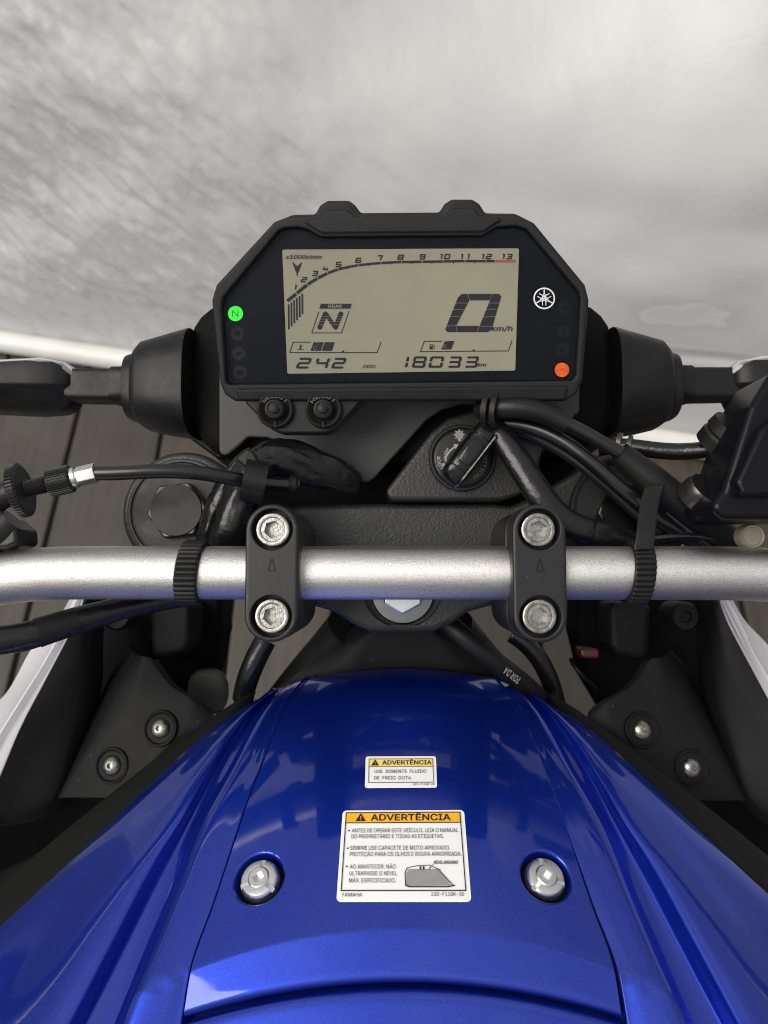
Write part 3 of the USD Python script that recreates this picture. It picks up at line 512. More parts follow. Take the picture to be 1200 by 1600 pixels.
# ---- ignition switch
ig = IGN.at(722, 716, 0)
sw = obj('ignition_switch', lathe([(.0158, -.002), (.0158, .0012), (.0152, .0019), (.0143, .0019), (.0138, .0012), (.0137, -.0004), (.0134, -.0004), (.0131, .0014), (.0124, .0018), (.0001, .0018)], 56, ig), 'satin_black', bike, 30, label='round ignition switch with printed lock positions')
HT = .00205; rad = math.radians
obj('switch_lettering', cat(ringtext('LOCK', .0111, rad(208), rad(176), HT, .0015, ig, True), ringtext('PUSH', .0080, rad(186), rad(148), HT, .0013, ig, True), ringtext('IGNITION', .0108, rad(28), rad(-62), HT, .0015, ig, False),
    ig.put((lambda m: (np.c_[m[0], np.full(len(m[0]), HT)], m[1]))(tri2([Point(-.0088, -.0034).buffer(.0008), Point(-.0013, .0085).buffer(.0008), S([(-.0086 + .0006, -.0018), (-.0074, .001), (-.0055, .0035), (-.0036, .005)], .0008), Polygon([(-.0042, .0064), (-.0018, .0062), (-.0032, .0040)]),
        Point(-.0014, .0108).buffer(.0019).difference(Point(-.0014, .0108).buffer(.0011)), S([(-.0040, .0108), (.0012, .0108)], .0006), S([(-.0014, .0082), (-.0014, .0134)], .0006), S([(-.0032, .0126), (.0004, .0090)], .0005), S([(-.0032, .0090), (.0004, .0126)], .0005)])))), 'print_grey', sw, False)

# ---- handlebar and its clamps
def barpts():
    out = []
    for x, t, n in [(-.36, -.14, .03), (-.30, -.085, .018), (-.235, -.026, .008), (-.19, -.0075, .002), (-.165, -.0022, .0006), (-.145, -.0004, .0001), (-.12, 0, 0), (-.06, 0, 0), (0, 0, 0)]: out.append((x, t, n))
    return np.array(out + [(-x, t, n) for x, t, n in out[-2::-1]])
hb = obj('handlebar', tube(barpts(), .0111, 40, 260), 'bar_alloy', bike, 60, label='bare silver alloy handlebar')
for s, cx in ((-1, -.0517), (1, .0537)):
    fr = Frame((cx, 0, 0), (1, 0, 0), (0, 1, 0)); cP = capsule(.0166, .0106)
    holes = unary_union([Point(0, .0171).buffer(.0082, quad_segs=12), Point(0, -.0171).buffer(.0082, quad_segs=12)])
    cap = cat(plate(cP.difference(holes), .0085, .0172, .0012, 4, fr, hole=.0005), plate(cP.buffer(-.00005), .0012, .009, 0, 1, fr))
    side_ = 'left' if s < 0 else 'right'
    c_ = obj('bar_clamp', cap, 'satin_black', bike, 40, label=f'black {side_} handlebar clamp with two socket bolts')
    obj('riser', plate(capsule(.0162, .0112), -.045, -.0004, .0015, 3, fr), 'satin_black', c_)
    obj('riser_foot', lathe([(.0135, -.046), (.0135, -.0435), (.0128, -.0425), (.011, -.042)], 40, fr), 'satin_black', c_)
    for t in (.0171, -.0171):
        fb = Frame((cx, t, .0088), (1, 0, 0), (0, 1, 0)); rot = random.random()
        obj('bolt', fb.put(bolt_head(.0068, .0062, .0037, .0045)), 'zinc_steel', c_, 30)
        obj('bolt_ring', lathe_ring([(.0066, .0058), (.0066, .0065), (.006, .0068), (.0050, .0066), (.0046, .006)], 40, fb), 'zinc_steel', c_, 40)
    tri = Polygon([(-.0017, .0006), (.0017, .0006), (.0003, .0056), (-.0003, .0056)]); obj('arrow_mark', plate(tri.difference(tri.buffer(-.0005)), .0168, .01745, .0001, 1, fr), 'black_plastic', c_)
# ribbed rubber straps round the bar
def strap(px0, px1, tail=None):
    x0, x1 = at(px0, 895, .011)[0], at(px1, 895, .011)[0]; th = np.linspace(rad(-100), rad(260), 480, endpoint=False); rings = []
    for x in (x0, x0 + .0004, x0 + .0012, x1 - .0012, x1 - .0004, x1):
        e = .0003 if x in (x0, x1) else (.0012 if x in (x0 + .0004, x1 - .0004) else .0016)
        rr = .0112 + e + .0008 * (np.abs(np.sin(th * 17)) ** .7) * (1 if e > .001 else 0)
        rings.append(np.stack([np.full(len(th), x) + (.0012 * np.cos(th)), rr * np.cos(th), rr * np.sin(th)], -1))
    return loft(rings, caps=False)
obj('bar_strap', strap(272, 309), 'rubber', hb); st2 = obj('bar_strap', strap(991, 1025), 'rubber', hb)
rb = [(1006, 858, .0125), (1009, 835, .012), (1013, 800, .008), (1020, 766, .002), (1024, 758, -.006)]
rp = spline(ats(rb), 30); wdt = np.array([1, 0.06, 0]) * .0038
grid = np.stack([rp - wdt, rp - wdt * .8 + np.array([0, 0, .0003]), rp + wdt * .8 + np.array([0, 0, .0003]), rp + wdt], 1); obj('strap_tail', solid(grid, .0012), 'rubber', hb)

# ---- cables and hoses
def hose(name, pts, r, m='rubber', parent=None, label=None, **k): return obj(name, tube(ats(pts), r, **k), m, parent or bike, 50, label=label)
cc = hose('clutch_cable', [(146, 739, .004), (200, 738, .004), (260, 736, .003), (320, 740, .0), (375, 750, -.006), (430, 757, -.012), (468, 758, -.014)], .0031, 'cable_jacket', label='black clutch cable with a knurled adjuster')
def axis_frame(p, q): 
    p, q = np.asarray(p), np.asarray(q); z = (q - p) / np.linalg.norm(q - p); x = np.cross([0, 0, 1.], z); x /= np.linalg.norm(x); y = np.cross(z, x); f = Frame(p, x, y); f.z = z; return f, float(np.linalg.norm(q - p))
def knurl(r, L, n, frame, h0, depth=.0006, ch=.0008):
    th = np.linspace(0, 2 * np.pi, n * 4, endpoint=False); k = np.tile([0, 0, 1, 1], n); R0 = r - depth * k
    rg = [(r - depth - ch, 0), (None, ch), (None, L - ch), (r - depth - ch, L)]; rings = []
    for rr, h in rg: q = R0 if rr is None else np.full(len(th), rr); rings.append(np.stack([q * np.cos(th), q * np.sin(th), np.full(len(th), h + h0)], -1))
    return frame.put(loft(rings))
A, B = at(24, 768, .0055), at(150, 738.5, .004); af, AL = axis_frame(A, B); k = AL / 130
ad = obj('adjuster_wheel', knurl(.0114, .0042, 46, af, 0, .0007), 'satin_black', cc, 25)
obj('adjuster_wheel_hub', lathe([(.0032, -.02), (.0034, -.001), (.0075, -.0008), (.0085, .0006), (.0001, .005)], 30, af), 'rubber', cc)
th_ = np.linspace(0, 2 * np.pi * 9, 9 * 20); rr_ = []
thread = [(.0001, .004)] + [(.0036 if i % 2 else .0029, .0042 + i * .00058) for i in range(17)] + [(.0001, .0142)]
obj('threaded_rod', lathe(thread, 26, af), 'dark_steel', cc, 20)
obj('adjuster_barrel', knurl(.0059, .0102, 34, af, .0138, .0005), 'satin_black', cc, 25)
obj('cable_ferrule', cat(lathe([(.0044, .0238), (.0044, .0256), (.0036, .0258), (.0036, .0266), (.0001, .0266)], 30, af), plate(ngon(.0042, 6, .2), .0264, .0338, .0004, 2, af)), 'bright_steel', cc, 30)
obj('cable_end_ring', lathe([(.0034, -.002), (.0042, -.001), (.0042, .001), (.0034, .002)], 30, axis_frame(at(458, 757.5, -.0135), at(468, 758, -.014))[0]), 'rubber', cc)
# open loop guide holding the cable over the loom
gp = axis_frame(at(398, 752, -.008), at(408, 754, -.0085))[0]
obj('cable_guide', cat(gp.put(loft([np.stack([(.0085 + e) * np.cos(t_) * 1.0, (.0085 + e) * np.sin(t_) * 1.35, np.full(40, h)], -1) for t_ in [np.linspace(0, 2 * np.pi, 40, endpoint=False)] for e, h in ((-.0012, -.0045), (.0008, -.0048), (.0010, .0048), (-.0012, .0045))], caps=False)),
    plate(pxpoly(level(-.002), [(366, 715), (388, 699), (398, 708), (404, 722), (398, 733), (380, 728)], .0008), -.004, 0, .0012, 3, level(-.002))), 'rubber', cc)
# wrinkled black loom, left of the steering head
hose('wiring_loom', [(348, 905, -.03), (352, 850, -.026), (372, 790, -.022), (396, 738, -.022), (425, 716, -.024), (470, 722, -.028), (520, 742, -.034), (556, 756, -.04)], [.007, .0085, .009, .0085, .0078, .009, .0085, .006], 'gloss_vinyl', label='wrinkled black vinyl loom sleeve left of the ignition', wob=.34, seed=3, n=30, seg=140, flat=.72)
hose('wiring_loom', [(318, 870, -.034), (340, 800, -.03), (372, 745, -.028), (400, 715, -.03)], [.005, .006, .0065, .005], 'gloss_vinyl', wob=.4, seed=6, n=26, seg=90)
# right bundle
hose('brake_hose', [(935, 700, -.03), (980, 698, -.026), (1030, 704, -.022), (1080, 705, -.018), (1132, 696, -.012), (1180, 676, -.006)], .0038, 'gloss_vinyl', label='black braided brake hose leading right')
for px, py, n in ((966, 693, -.027), (982, 698, -.026)): obj('hose_ring', lathe([(.0036, -.0012), (.0052, -.001), (.0052, .001), (.0036, .0012)], 26, axis_frame(at(px, py, n), at(px + 10, py + 2, n + .0008))[0]), 'dark_steel', bike)
h1 = hose('cable_sleeve', [(752, 640, -.02), (790, 637, -.012), (830, 640, -.010), (862, 650, -.010), (888, 663, -.010)], .0048, 'rubber', label='thick black cable sleeve crossing above the ignition switch')
hose('throttle_cable', [(880, 660, -.010), (915, 677, -.010), (950, 697, -.010), (985, 716, -.011)], .0031, 'cable_jacket')
hose('cable_sleeve', [(968, 708, -.011), (1000, 735, -.012), (1050, 775, -.013), (1100, 815, -.018), (1160, 862, -.03)], [.0052, .0068, .0066, .0072, .0072], 'rubber', label='wide black sleeve running to the right bar end', n=20)
hose('throttle_cable', [(770, 662, -.022), (830, 668, -.019), (880, 690, -.016), (930, 728, -.014), (985, 775, -.014), (1040, 818, -.016), (1090, 850, -.022)], .0034, 'cable_jacket')
hose('switch_cable', [(790, 668, -.030), (850, 690, -.028), (900, 720, -.024), (960, 770, -.022), (1010, 815, -.022), (1060, 850, -.024)], .0028, 'rubber')
hose('main_harness', [(764, 655, -.022), (785, 684, -.018), (812, 725, -.016), (845, 775, -.014), (880, 812, -.014), (925, 832, -.015), (965, 842, -.017), (1010, 850, -.02)], [.0045, .0056, .0062, .0062, .006, .006, .005, .003], 'gloss_vinyl', label='flat glossy black harness curving round the ignition switch', n=20, flat=.7)
hose('harness_tape', [(922, 832, -.0148), (950, 839, -.016), (985, 846, -.018)], [.0064, .0068, .0045], 'gloss_vinyl', n=20, wob=.12)
hose('switch_cable', [(960, 838, -.02), (1010, 842, -.018), (1060, 838, -.016), (1120, 846, -.016)], .0019, 'cable_jacket')
hose('switch_cable', [(1040, 800, -.016), (1070, 825, -.016), (1110, 856, -.016)], .0016, 'cable_jacket')
ck = axis_frame(at(772, 640, -.014), at(784, 641, -.0125))[0]
obj('cable_clip', cat(*[ck.put(loft([np.stack([(.0078 + e) * np.cos(t_), (.0078 + e) * np.sin(t_) * .9, np.full(40, h + z)], -1) for t_ in [np.linspace(0, 2 * np.pi, 40, endpoint=False)] for e, h in ((-.0014, -.001), (.0004, -.0012), (.0005, .0012), (-.0014, .001))], caps=False)) for z in (-.0025, .0015)]), 'rubber', bike)
# horn / lock bracket right of the ignition
obj('bracket', lathe([(.0105, -.008), (.0105, 0), (.0095, .001), (.0085, .001), (.008, -.001), (.006, -.001), (.0055, .0008), (.0045, .001), (.0001, .001)], 36, level(-.042).at(826, 680)), 'satin_black', bike)
# lower left hose wrapped with tape, under the bar
hose('clutch_hose', [(-60, 1000, .004), (0, 1001, .0), (50, 992, -.004), (100, 976, -.010), (150, 961, -.016), (215, 944, -.024), (300, 930, -.034)], [.0062, .0062, .0058, .0056, .0052, .0052, .0052], 'gloss_vinyl', label='taped black hose below the left bar', n=20, wob=.10, seed=2)
hose('hose_tape', [(58, 990, -.0045), (85, 981, -.008), (122, 969, -.0125)], [.0063, .0061, .0058], 'rubber', n=20, wob=.1, seed=5)
# lever perch (left edge) and brake cylinder (right edge)
lp = obj('clutch_perch', cat(tube(ats([(-40, 800, .004), (-5, 778, .005), (22, 768, .0055)]), [.006, .0062, .005], 20), tube(ats([(-40, 838, .004), (0, 828, .004), (20, 812, .004)]), [.012, .008, .006], 20), plate(pxpoly(level(.008), [(-60, 808), (5, 808), (26, 826), (28, 850), (8, 858), (-60, 862)], .002), -.018, 0, .002, 3, level(.008))), 'satin_black', bike)
BM = Frame(at(1180, 700, .012), (.86, .5, -.1), (-.5, .8, .32))
bm = obj('brake_master_cylinder', cat(plate(pxpoly(level(.02), [(1128, 768), (1108, 792), (1130, 812), (1330, 812), (1330, 560), (1205, 582), (1172, 634)], .003), -.03, 0, .003, 4, level(.02)),
    plate(pxpoly(level(.026), [(1150, 752), (1190, 668), (1330, 560), (1330, 770), (1160, 776)], .002), -.01, 0, .002, 3, level(.026))), 'gloss_black', bike, label='glossy black brake cylinder at the right edge')
ca = axis_frame(at(1092, 770, -.004), at(1122, 745, .004))[0]
obj('lever_boss', lathe([(.0001, -.006), (.0062, -.006), (.0078, -.004), (.008, .002), (.007, .004), (.0001, .004)], 30, ca), 'dark_steel', bm)
obj('hose_collar', lathe([(.0065, -.006), (.009, -.005), (.0092, .0), (.0084, .0012), (.0092, .0024), (.0088, .007), (.006, .008)], 30, axis_frame(at(1128, 684, -.008), at(1160, 650, .0))[0]), 'rubber', bm)
obj('cap_ring', lathe([(.0052, -.006), (.0052, -.001), (.0046, .0005), (.004, .0003), (.0036, -.0004), (.0001, -.0004)], 36, level(.002).at(1176, 838)), 'amber_plastic', bm)

# ---- fuel tank: covers are sheets over a sloping base plane N = -.117 - T, broken by a curved crest near the rear
ED = 1 / math.sqrt(2)
def plane_hit(px, py, k, slope=1.0, off=0.0):
    """ray meets N = k - slope*T - off"""
    d = CF + (px - 600) / FPX * CR + (800 - py) / FPX * CU; t = (k - off - CAM[2] - slope * CAM[1]) / (d[2] + slope * d[1]); return CAM + t * d
def crest(px): return 1452 + ((px - 629) / 332) ** 2 * 65
def base(px, py, drop=0.0, crest_on=True):
    c = crest(px)
    if not crest_on or py <= c: return plane_hit(px, py, -.117, 1.0, drop)
    q = plane_hit(px, c, -.117, 1.0, drop); s2 = .5; return plane_hit(px, py, q[2] + s2 * q[1], s2)
COLS = {'D': ([(483, 1060), (448, 1106), (427, 1149), (405, 1205), (388, 1249), (363, 1323), (333, 1413), (297, 1517), (284, 1597), (270, 1680)], .010, .011),
 'C': ([(465, 1064), (428, 1120), (398, 1185), (374, 1245), (335, 1345), (297, 1450), (262, 1545), (225, 1660)], .0108, .0105),
 'B2': ([(455, 1068), (417, 1119), (375, 1198), (325, 1294), (291, 1385), (252, 1485), (226, 1545), (190, 1650)], .0115, .0115),
 'B': ([(449, 1070), (410, 1117), (366, 1198), (315, 1293), (281, 1383), (241, 1483), (213, 1548), (176, 1650)], .013, .014),
 'G2': ([(446, 1071), (405, 1117), (358, 1199), (304, 1294), (269, 1384), (226, 1484), (194, 1562), (156, 1655)], .0215, .029),
 'G': ([(437, 1075), (393, 1117), (338, 1206), (294, 1289), (257, 1363), (200, 1477), (146, 1583), (104, 1662)], .0225, .030),
 'A': ([(431, 1077), (385, 1117), (320, 1212), (281, 1283), (238, 1347), (174, 1467), (110, 1590), (70, 1665)], .017, .0165),
 'A2': ([(426, 1079), (379, 1119), (311, 1214), (271, 1287), (227, 1351), (160, 1470), (92, 1594), (52, 1668)], .0165, .016),
 'F': ([(414, 1085), (355, 1130), (270, 1212), (130, 1380), (40, 1500), (-60, 1620)], .0228, .031),
 'E': ([(397, 1097), (333, 1137), (273, 1190), (160, 1300), (0, 1448), (-140, 1575)], .030, .045)}
NR = 150
def column(key, n=NR, dx=0.0, extra=0.0):
    pts, d0, d1 = COLS[key]; p = pch(np.array(pts, float), n); s = np.linspace(0, 1, n)
    lip = .016 * np.exp(-s * n / 5.5) ; c_on = key in 'DCB2'
    return np.array([base(x + dx, y, d0 + (d1 - d0) * t + extra + l, c_on) for (x, y), t, l in zip(p, s, lip)])
order = ['E', 'F', 'A2', 'A', 'G', 'G2', 'B', 'B2', 'C', 'D']
cols = [column(k) for k in order]
dn = np.array([0, -.3, -1.]) / 1.044
e_in = cols[0] + dn * .007 + np.array([.002, 0, 0]); cols[-1] = cols[-1] - np.array([.0002, 0, 0])
d1_ = cols[-1] + np.array([.0001, 0, -.0006]); d2_ = d1_ + np.array([.0001, 0, -.006]); cols[-1] = cols[-1] - np.array([.0003, 0, 0])
e1_ = cols[0] + dn * .0006 - np.array([.0004, 0, 0])
ctl = np.stack([e_in, e1_, *cols, d1_, d2_], 1)                                        # rows x columns
u = np.r_[0, np.cumsum(np.linalg.norm(np.diff(ctl, axis=1), axis=2).mean(0))]
un = np.sort(np.unique(np.r_[np.linspace(0, u[-1], 190), u]))
sideg = PchipInterpolator(u, ctl, axis=1)(un)
# lip turned under at the front
front = sideg[:1] + np.array([0, -.004, -.010]); sideg = np.concatenate([front, sideg], 0)
ts = solid(sideg, .002)
tank = obj('tank_side_panel', ts, 'blue_paint', bike, 50, label='blue left tank side panel with a long groove'); obj('tank_side_panel', mirror(ts), 'blue_paint', bike, 50, label='blue right tank side panel with a long groove')
# centre cover
dpt, _, _ = COLS['D']; dp = pch(np.array(dpt, float), NR * 2); sc = np.linspace(0, 1, NR * 2)
NQ = 240; qs = np.sort(np.r_[np.linspace(-1, 1, NQ), [-.9985, .9985]])
def cover_grid(lo, hi, endlip=True, sink=0.0):
    rows = []
    idx = [i for i in range(len(dp)) if lo <= (1045 + (dp[i, 1] - 1060) * .9245) <= hi]
    for n_i, i in enumerate(idx):
        xd, yd = dp[i]; yc = 1045 + (yd - 1060) * .9245; t = sc[i]; lip = .016 * math.exp(-i / 11) if lo < 1100 else 0
        e = 0.0
        if endlip: k = len(idx) - 1 - n_i; e = .0035 * math.exp(-k / 2.2)
        if lo > 1400: e = .004 * math.exp(-n_i / 3.0)
        row = []
        for q in qs:
            x = 629 - q * (629 - xd); y = yc + (yd - yc) * q * q
            row.append(base(x, y, .010 * q * q + t * .001 * q * q + lip + e + sink))
        rows.append(row)
    g_ = np.array(rows)
    g_[:, :, 0] *= 1 - .0003 / np.abs(g_[:, [0, -1], 0]).mean(1)[:, None]              # gap to the side panels
    ed = []
    for s, j in ((1, 0), (-1, -1)):
        a_ = g_[:, j] + np.array([.0003 * s * (1 if g_[0, j, 0] > 0 else 1), 0, 0])
        a_[:, 0] = g_[:, j, 0] + .0002 * np.sign(g_[:, j, 0]); a_[:, 2] -= .0007; b_ = a_.copy(); b_[:, 2] -= .006; ed.append((a_, b_))
    g_ = np.concatenate([ed[0][1][:, None], ed[0][0][:, None], g_, ed[1][0][:, None], ed[1][1][:, None]], 1)
    return g_
cg = cover_grid(1040, 1537)
smoothN = LinearNDInterpolator(cg[2::3, 2:-2:4, :2].reshape(-1, 2), cg[2::3, 2:-2:4, 2].reshape(-1))
wells = []
for px in (404, 854):
    y_ = 1374 if px < 600 else 1371
    p = plane_hit(px, y_, -.117, 1.0, .0055); p[2] = float(smoothN(p[0], p[1])); e_ = .004
    nrm = np.array([-(float(smoothN(p[0] + e_, p[1])) - float(smoothN(p[0] - e_, p[1]))) / (2 * e_), -(float(smoothN(p[0], p[1] + e_)) - float(smoothN(p[0], p[1] - e_))) / (2 * e_), 1]); nrm /= np.linalg.norm(nrm)
    xx = np.cross([0, 1., 0], nrm); wells.append((p, nrm, Frame(p, xx, np.cross(nrm, xx))))
for p, nrm, fr in wells:
    r = np.linalg.norm(np.cross(cg - p, nrm), axis=2); k = np.clip((.0107 - r) / .0022, 0, 1); cg = cg - (k * k * (3 - 2 * k))[..., None] * nrm * .0058
front = cg[:1] + np.array([0, -.004, -.010]); back = cg[-1:] + np.array([0, .001, -.010])
cv = obj('tank_cover', solid(np.concatenate([front, cg, back], 0), .002), 'blue_paint', bike, 40, label='blue tank top cover carrying two warning stickers')
for p, nrm, fr in wells:
    m = trimesh.Trimesh(*lathe([(.0075, -.006), (.0075, -.0012), (.0072, -.0004), (.0066, .0004), (.0055, .0007), (.0042, .0007), (.0039, .0012), (.0036, .0014), (.0001, .0014)], 44)); m.merge_vertices()
    cuts = [ext(ngon(.0023, 6, .2), -.0012, .01)] + [ext(affinity.rotate(sbox(.0042, -.00085, .009, .00085), a_, origin=(0, 0)), -.0012, .01) for a_ in (92, 212, 332)]
    dm = difference(m, *cuts); dm.apply_scale([1.07, 1.07, 1]); obj('screw', fr.put(dm), 'bright_steel', cv, 30); obj('screw_collar', lathe([(.0092, -.0058), (.0092, -.0036), (.0086, -.0032), (.0078, -.0034), (.0076, -.0058)], 44, fr), 'dark_body', cv, 40)
rg = cover_grid(1541, 1700, endlip=False, sink=.0016); front = rg[:1] + np.array([0, 0, -.010])
obj('tank_rear_cover', solid(np.concatenate([front, rg], 0), .002), 'blue_paint', bike, 40)
# black trim along the outer edge of the tank
te = column('E') + dn * .0035; up_px = pch(np.array([(392, 1083), (345, 1112), (300, 1143), (132, 1273), (0, 1383), (-150, 1510)], float), NR); s_ = np.linspace(0, 1, NR)
tu = np.array([plane_hit(x, y, -.117, 1.0, .041 + .016 * t) for (x, y), t in zip(up_px, s_)])
ctl = np.stack([tu + np.array([0, 0, -.010]), tu, tu * .93 + te * .07 + np.array([0, 0, .0012]), tu * .3 + te * .7 + np.array([0, 0, .0012]), te + np.array([.002, 0, 0])], 1); uq = np.r_[0, np.cumsum(np.linalg.norm(np.diff(ctl, axis=1), axis=2).mean(0))]
tr = solid(PchipInterpolator(uq, ctl, axis=1)(np.linspace(0, uq[-1], 40)), .002)
obj('tank_trim', tr, 'trim_black', bike, 50); obj('tank_trim', mirror(tr), 'trim_black', bike, 50)

# ---- inner side panels with recessed screws, outer black panels, silver shrouds
def patch(colpts, rows=60, cols_=40, th=.003):
    c = [pch(ats(p), rows) for p in colpts]; ctl = np.stack(c, 1); uq = np.r_[0, np.cumsum(np.linalg.norm(np.diff(ctl, axis=1), axis=2).mean(0))]
    return PchipInterpolator(uq, ctl, axis=1)(np.linspace(0, uq[-1], cols_)) if len(c) > 2 else ctl
inner = patch([[(205, 1008, -.16), (178, 1050, -.15), (140, 1130, -.14), (105, 1200, -.132), (80, 1246, -.127)],
               [(207, 1018, -.122), (178, 1066, -.116), (146, 1130, -.110), (112, 1196, -.106), (86, 1246, -.104)],
               [(214, 1024, -.108), (188, 1076, -.105), (158, 1136, -.102), (120, 1200, -.1), (91, 1246, -.1)],
               [(226, 1026, -.104), (222, 1090, -.100), (212, 1148, -.097), (172, 1210, -.096), (126, 1246, -.096)],
               [(240, 1030, -.105), (266, 1070, -.101), (300, 1098, -.098), (240, 1188, -.093), (167, 1246, -.093)],
               [(248, 1030, -.112), (272, 1066, -.108), (334, 1118, -.100), (310, 1137, -.096), (168, 1249, -.095)]], 90, 70)
outerp = patch([[(140, 928, -.103), (108, 992, -.098), (68, 1068, -.094), (34, 1133, -.090), (0, 1215, -.086), (-40, 1300, -.08)],
                [(146, 928, -.107), (124, 1015, -.1), (96, 1090, -.097), (60, 1160, -.094), (30, 1230, -.091), (-10, 1296, -.086)],
                [(150, 930, -.114), (143, 1033, -.108), (140, 1067, -.108), (112, 1167, -.103), (86, 1244, -.099), (-4, 1290, -.092)],
                [(165, 930, -.16), (160, 1033, -.15), (158, 1067, -.146), (125, 1167, -.136), (92, 1247, -.127), (0, 1292, -.12)]], 80, 40)
shroud = patch([[(112, 928, -.137), (92, 965, -.132), (52, 1010, -.125), (8, 1085, -.118), (-30, 1120, -.112), (-90, 1240, -.1)],
                [(116, 928, -.124), (96, 970, -.12), (66, 1030, -.114), (20, 1100, -.106), (-12, 1150, -.102), (-60, 1255, -.094)],
                [(124, 926, -.113), (99, 980, -.109), (72, 1030, -.105), (27, 1103, -.098), (-5, 1155, -.094), (-54, 1260, -.087)],
                [(132, 925, -.116), (106, 982, -.113), (84, 1030, -.109), (38, 1105, -.102), (6, 1160, -.098), (-44, 1265, -.091)],
                [(140, 924, -.107), (108, 988, -.1005), (68, 1066, -.0965), (34, 1131, -.0925), (-20, 1262, -.084)]], 60, 30)
lower = patch([[(-80, 1318, -.12), (0, 1284, -.125), (60, 1257, -.128), (83, 1247, -.128), (120, 1247, -.126), (168, 1248, -.124), (320, 1133, -.13)],
               [(-80, 1400, -.16), (0, 1360, -.16), (60, 1330, -.16), (90, 1310, -.16), (130, 1295, -.16), (180, 1275, -.16), (330, 1160, -.16)]], 60, 10)
for s, mm in (('left', lambda m: m), ('right', mirror)):
    ip = obj('inner_side_panel', mm(solid(inner, .003)), 'panel_plastic', bike, 40, label=f'black {s} inner fairing panel held by two screws')
    for px, py in ((250, 1139), (174, 1197)):
        n0 = -.0945 if px == 250 else -.0955
        pp = at(px, py, n0); i = np.argmin(np.linalg.norm((inner - pp)[..., :2], axis=2)); pt = inner.reshape(-1, 3)[i]; gx, gy = np.gradient(inner, axis=1).reshape(-1, 3)[i], np.gradient(inner, axis=0).reshape(-1, 3)[i]
        nn = np.cross(gx, gy); nn *= np.sign(nn[2]); nn /= np.linalg.norm(nn); pt = np.array([pp[0], pp[1], pt[2]]); xx = np.cross([0, 1., 0], nn); fr = Frame(pt, xx, np.cross(nn, xx))
        obj('screw_cup', mm(lathe([(.0096, -.002), (.0096, .0006), (.0091, .0015), (.0084, .0016), (.0079, .001), (.0074, .0004), (.0064, .0004), (.0001, .0004)], 44, fr)), 'panel_plastic', ip, 40)
        bh = trimesh.Trimesh(*lathe([(.0052, 0), (.0052, .0008), (.0046, .002), (.0034, .0029), (.0018, .0033), (.0001, .0033)], 36)); bh.merge_vertices()
        obj('screw', mm(fr.put(difference(bh, ext(ngon(.0017, 6, .2), .0012, .01)))), 'zinc_steel', ip, 40)
    op = obj('outer_side_panel', mm(solid(outerp, .003)), 'panel_plastic', bike, 40)
    obj('silver_shroud', mm(solid(shroud, .003)), 'silver_paint', bike, 25, label=f'silver {s} radiator shroud')
    obj('lower_side_panel', mm(solid(lower, .003)), 'dark_body', bike, 40)
    obj('radiator_duct', mm(plate(pxpoly(level(-.165), [(-160, 1290), (100, 1235), (300, 1120), (330, 1150), (250, 1300), (-160, 1560)], .004), -.03, 0, .003, 3, level(-.165))), 'dark_body', bike, 40)
    # dark mass of radiator side and fan housing behind the panels
    obj('radiator_side', mm(plate(pxpoly(level(-.17), [(150, 925), (345, 925), (348, 985), (330, 1060), (300, 1110), (140, 1240), (60, 1200), (140, 1020)], .006), -.03, 0, .004, 3, level(-.17))), 'dark_body', bike, 40)
    obj('fan_housing', mm(plate(pxpoly(level(-.135), [(232, 940), (300, 940), (296, 1010), (285, 1022), (236, 1032)], .004), -.03, 0, .004, 3, level(-.135))), 'deep_plastic', bike, 40)
    obj('panel_boss', mm(lathe([(.0085, -.02), (.0085, 0), (.007, .002), (.0035, .002), (.003, 0), (.0001, 0)], 30, level(-.12).at(183, 962))), 'deep_plastic', bike, 40)

# ---- frame head, sleeves and stray parts between clamp and tank
fh = patch([[(560, 975, -.095), (525, 1000, -.097), (480, 1040, -.1), (420, 1085, -.11)], [(590, 985, -.085), (570, 1010, -.086), (560, 1040, -.088), (550, 1090, -.1)],
            [(669, 985, -.085), (690, 1010, -.086), (700, 1040, -.088), (710, 1090, -.1)], [(700, 975, -.095), (735, 1000, -.097), (780, 1040, -.1), (840, 1085, -.11)]], 30, 30)
obj('frame_head', solid(fh, .004), 'panel_plastic', bike, 40)
obj('frame_body', cat(loft([sup(0, -.07, n_, .05, .03, .5, 30, 'n') for n_ in (-.125, -.135, -.35)]), loft([sup(0, -.22, n_, a_, .13, .5, 30, 'n') for n_, a_ in ((-.1, .05), (-.12, .06), (-.4, .07))])), 'dark_body', bike)
for s in (-1, 1):
    obj('frame_tube', tube([(s * .028, -.03, -.10), (s * .055, -.062, -.125), (s * .088, -.11, -.15), (s * .10, -.18, -.17)], .0125, 20), 'rubber', bike)
obj('throttle_hose', tube(ats([(690, 965, -.075), (730, 1000, -.07), (775, 1035, -.074), (822, 1072, -.087), (850, 1100, -.108)]), .0052, 20), 'rubber', bike)
hf = ats([(716, 988, -.0640), (752, 1017, -.0655), (794, 1050, -.0712), (818, 1069, -.0768)]); hx = spline(hf, 40)
v, f = text2('TOR DA', True); v = v / v[:, 0].max(); hl = np.linspace(.95, .38, 40); hN = CubicSpline(np.linspace(0, 1, 40), hx)
def on_hose(p):
    q = hN(.93 - p[:, 0] * .26); t_ = hN(.93 - p[:, 0] * .26, 1); t_ /= np.linalg.norm(t_, axis=1)[:, None]; sd = np.cross([0, 0, 1.], -t_); sd /= np.linalg.norm(sd, axis=1)[:, None]
    return q + sd * ((p[:, 1] - .09) * .017)[:, None] + np.array([0, 0, .0012]) - np.array([0, 0, 1.]) * (np.abs(p[:, 1] - .09) ** 2 * .05)[:, None]
obj('hose_print', lay([(v, f)], on_hose), 'print_grey', bike, False)
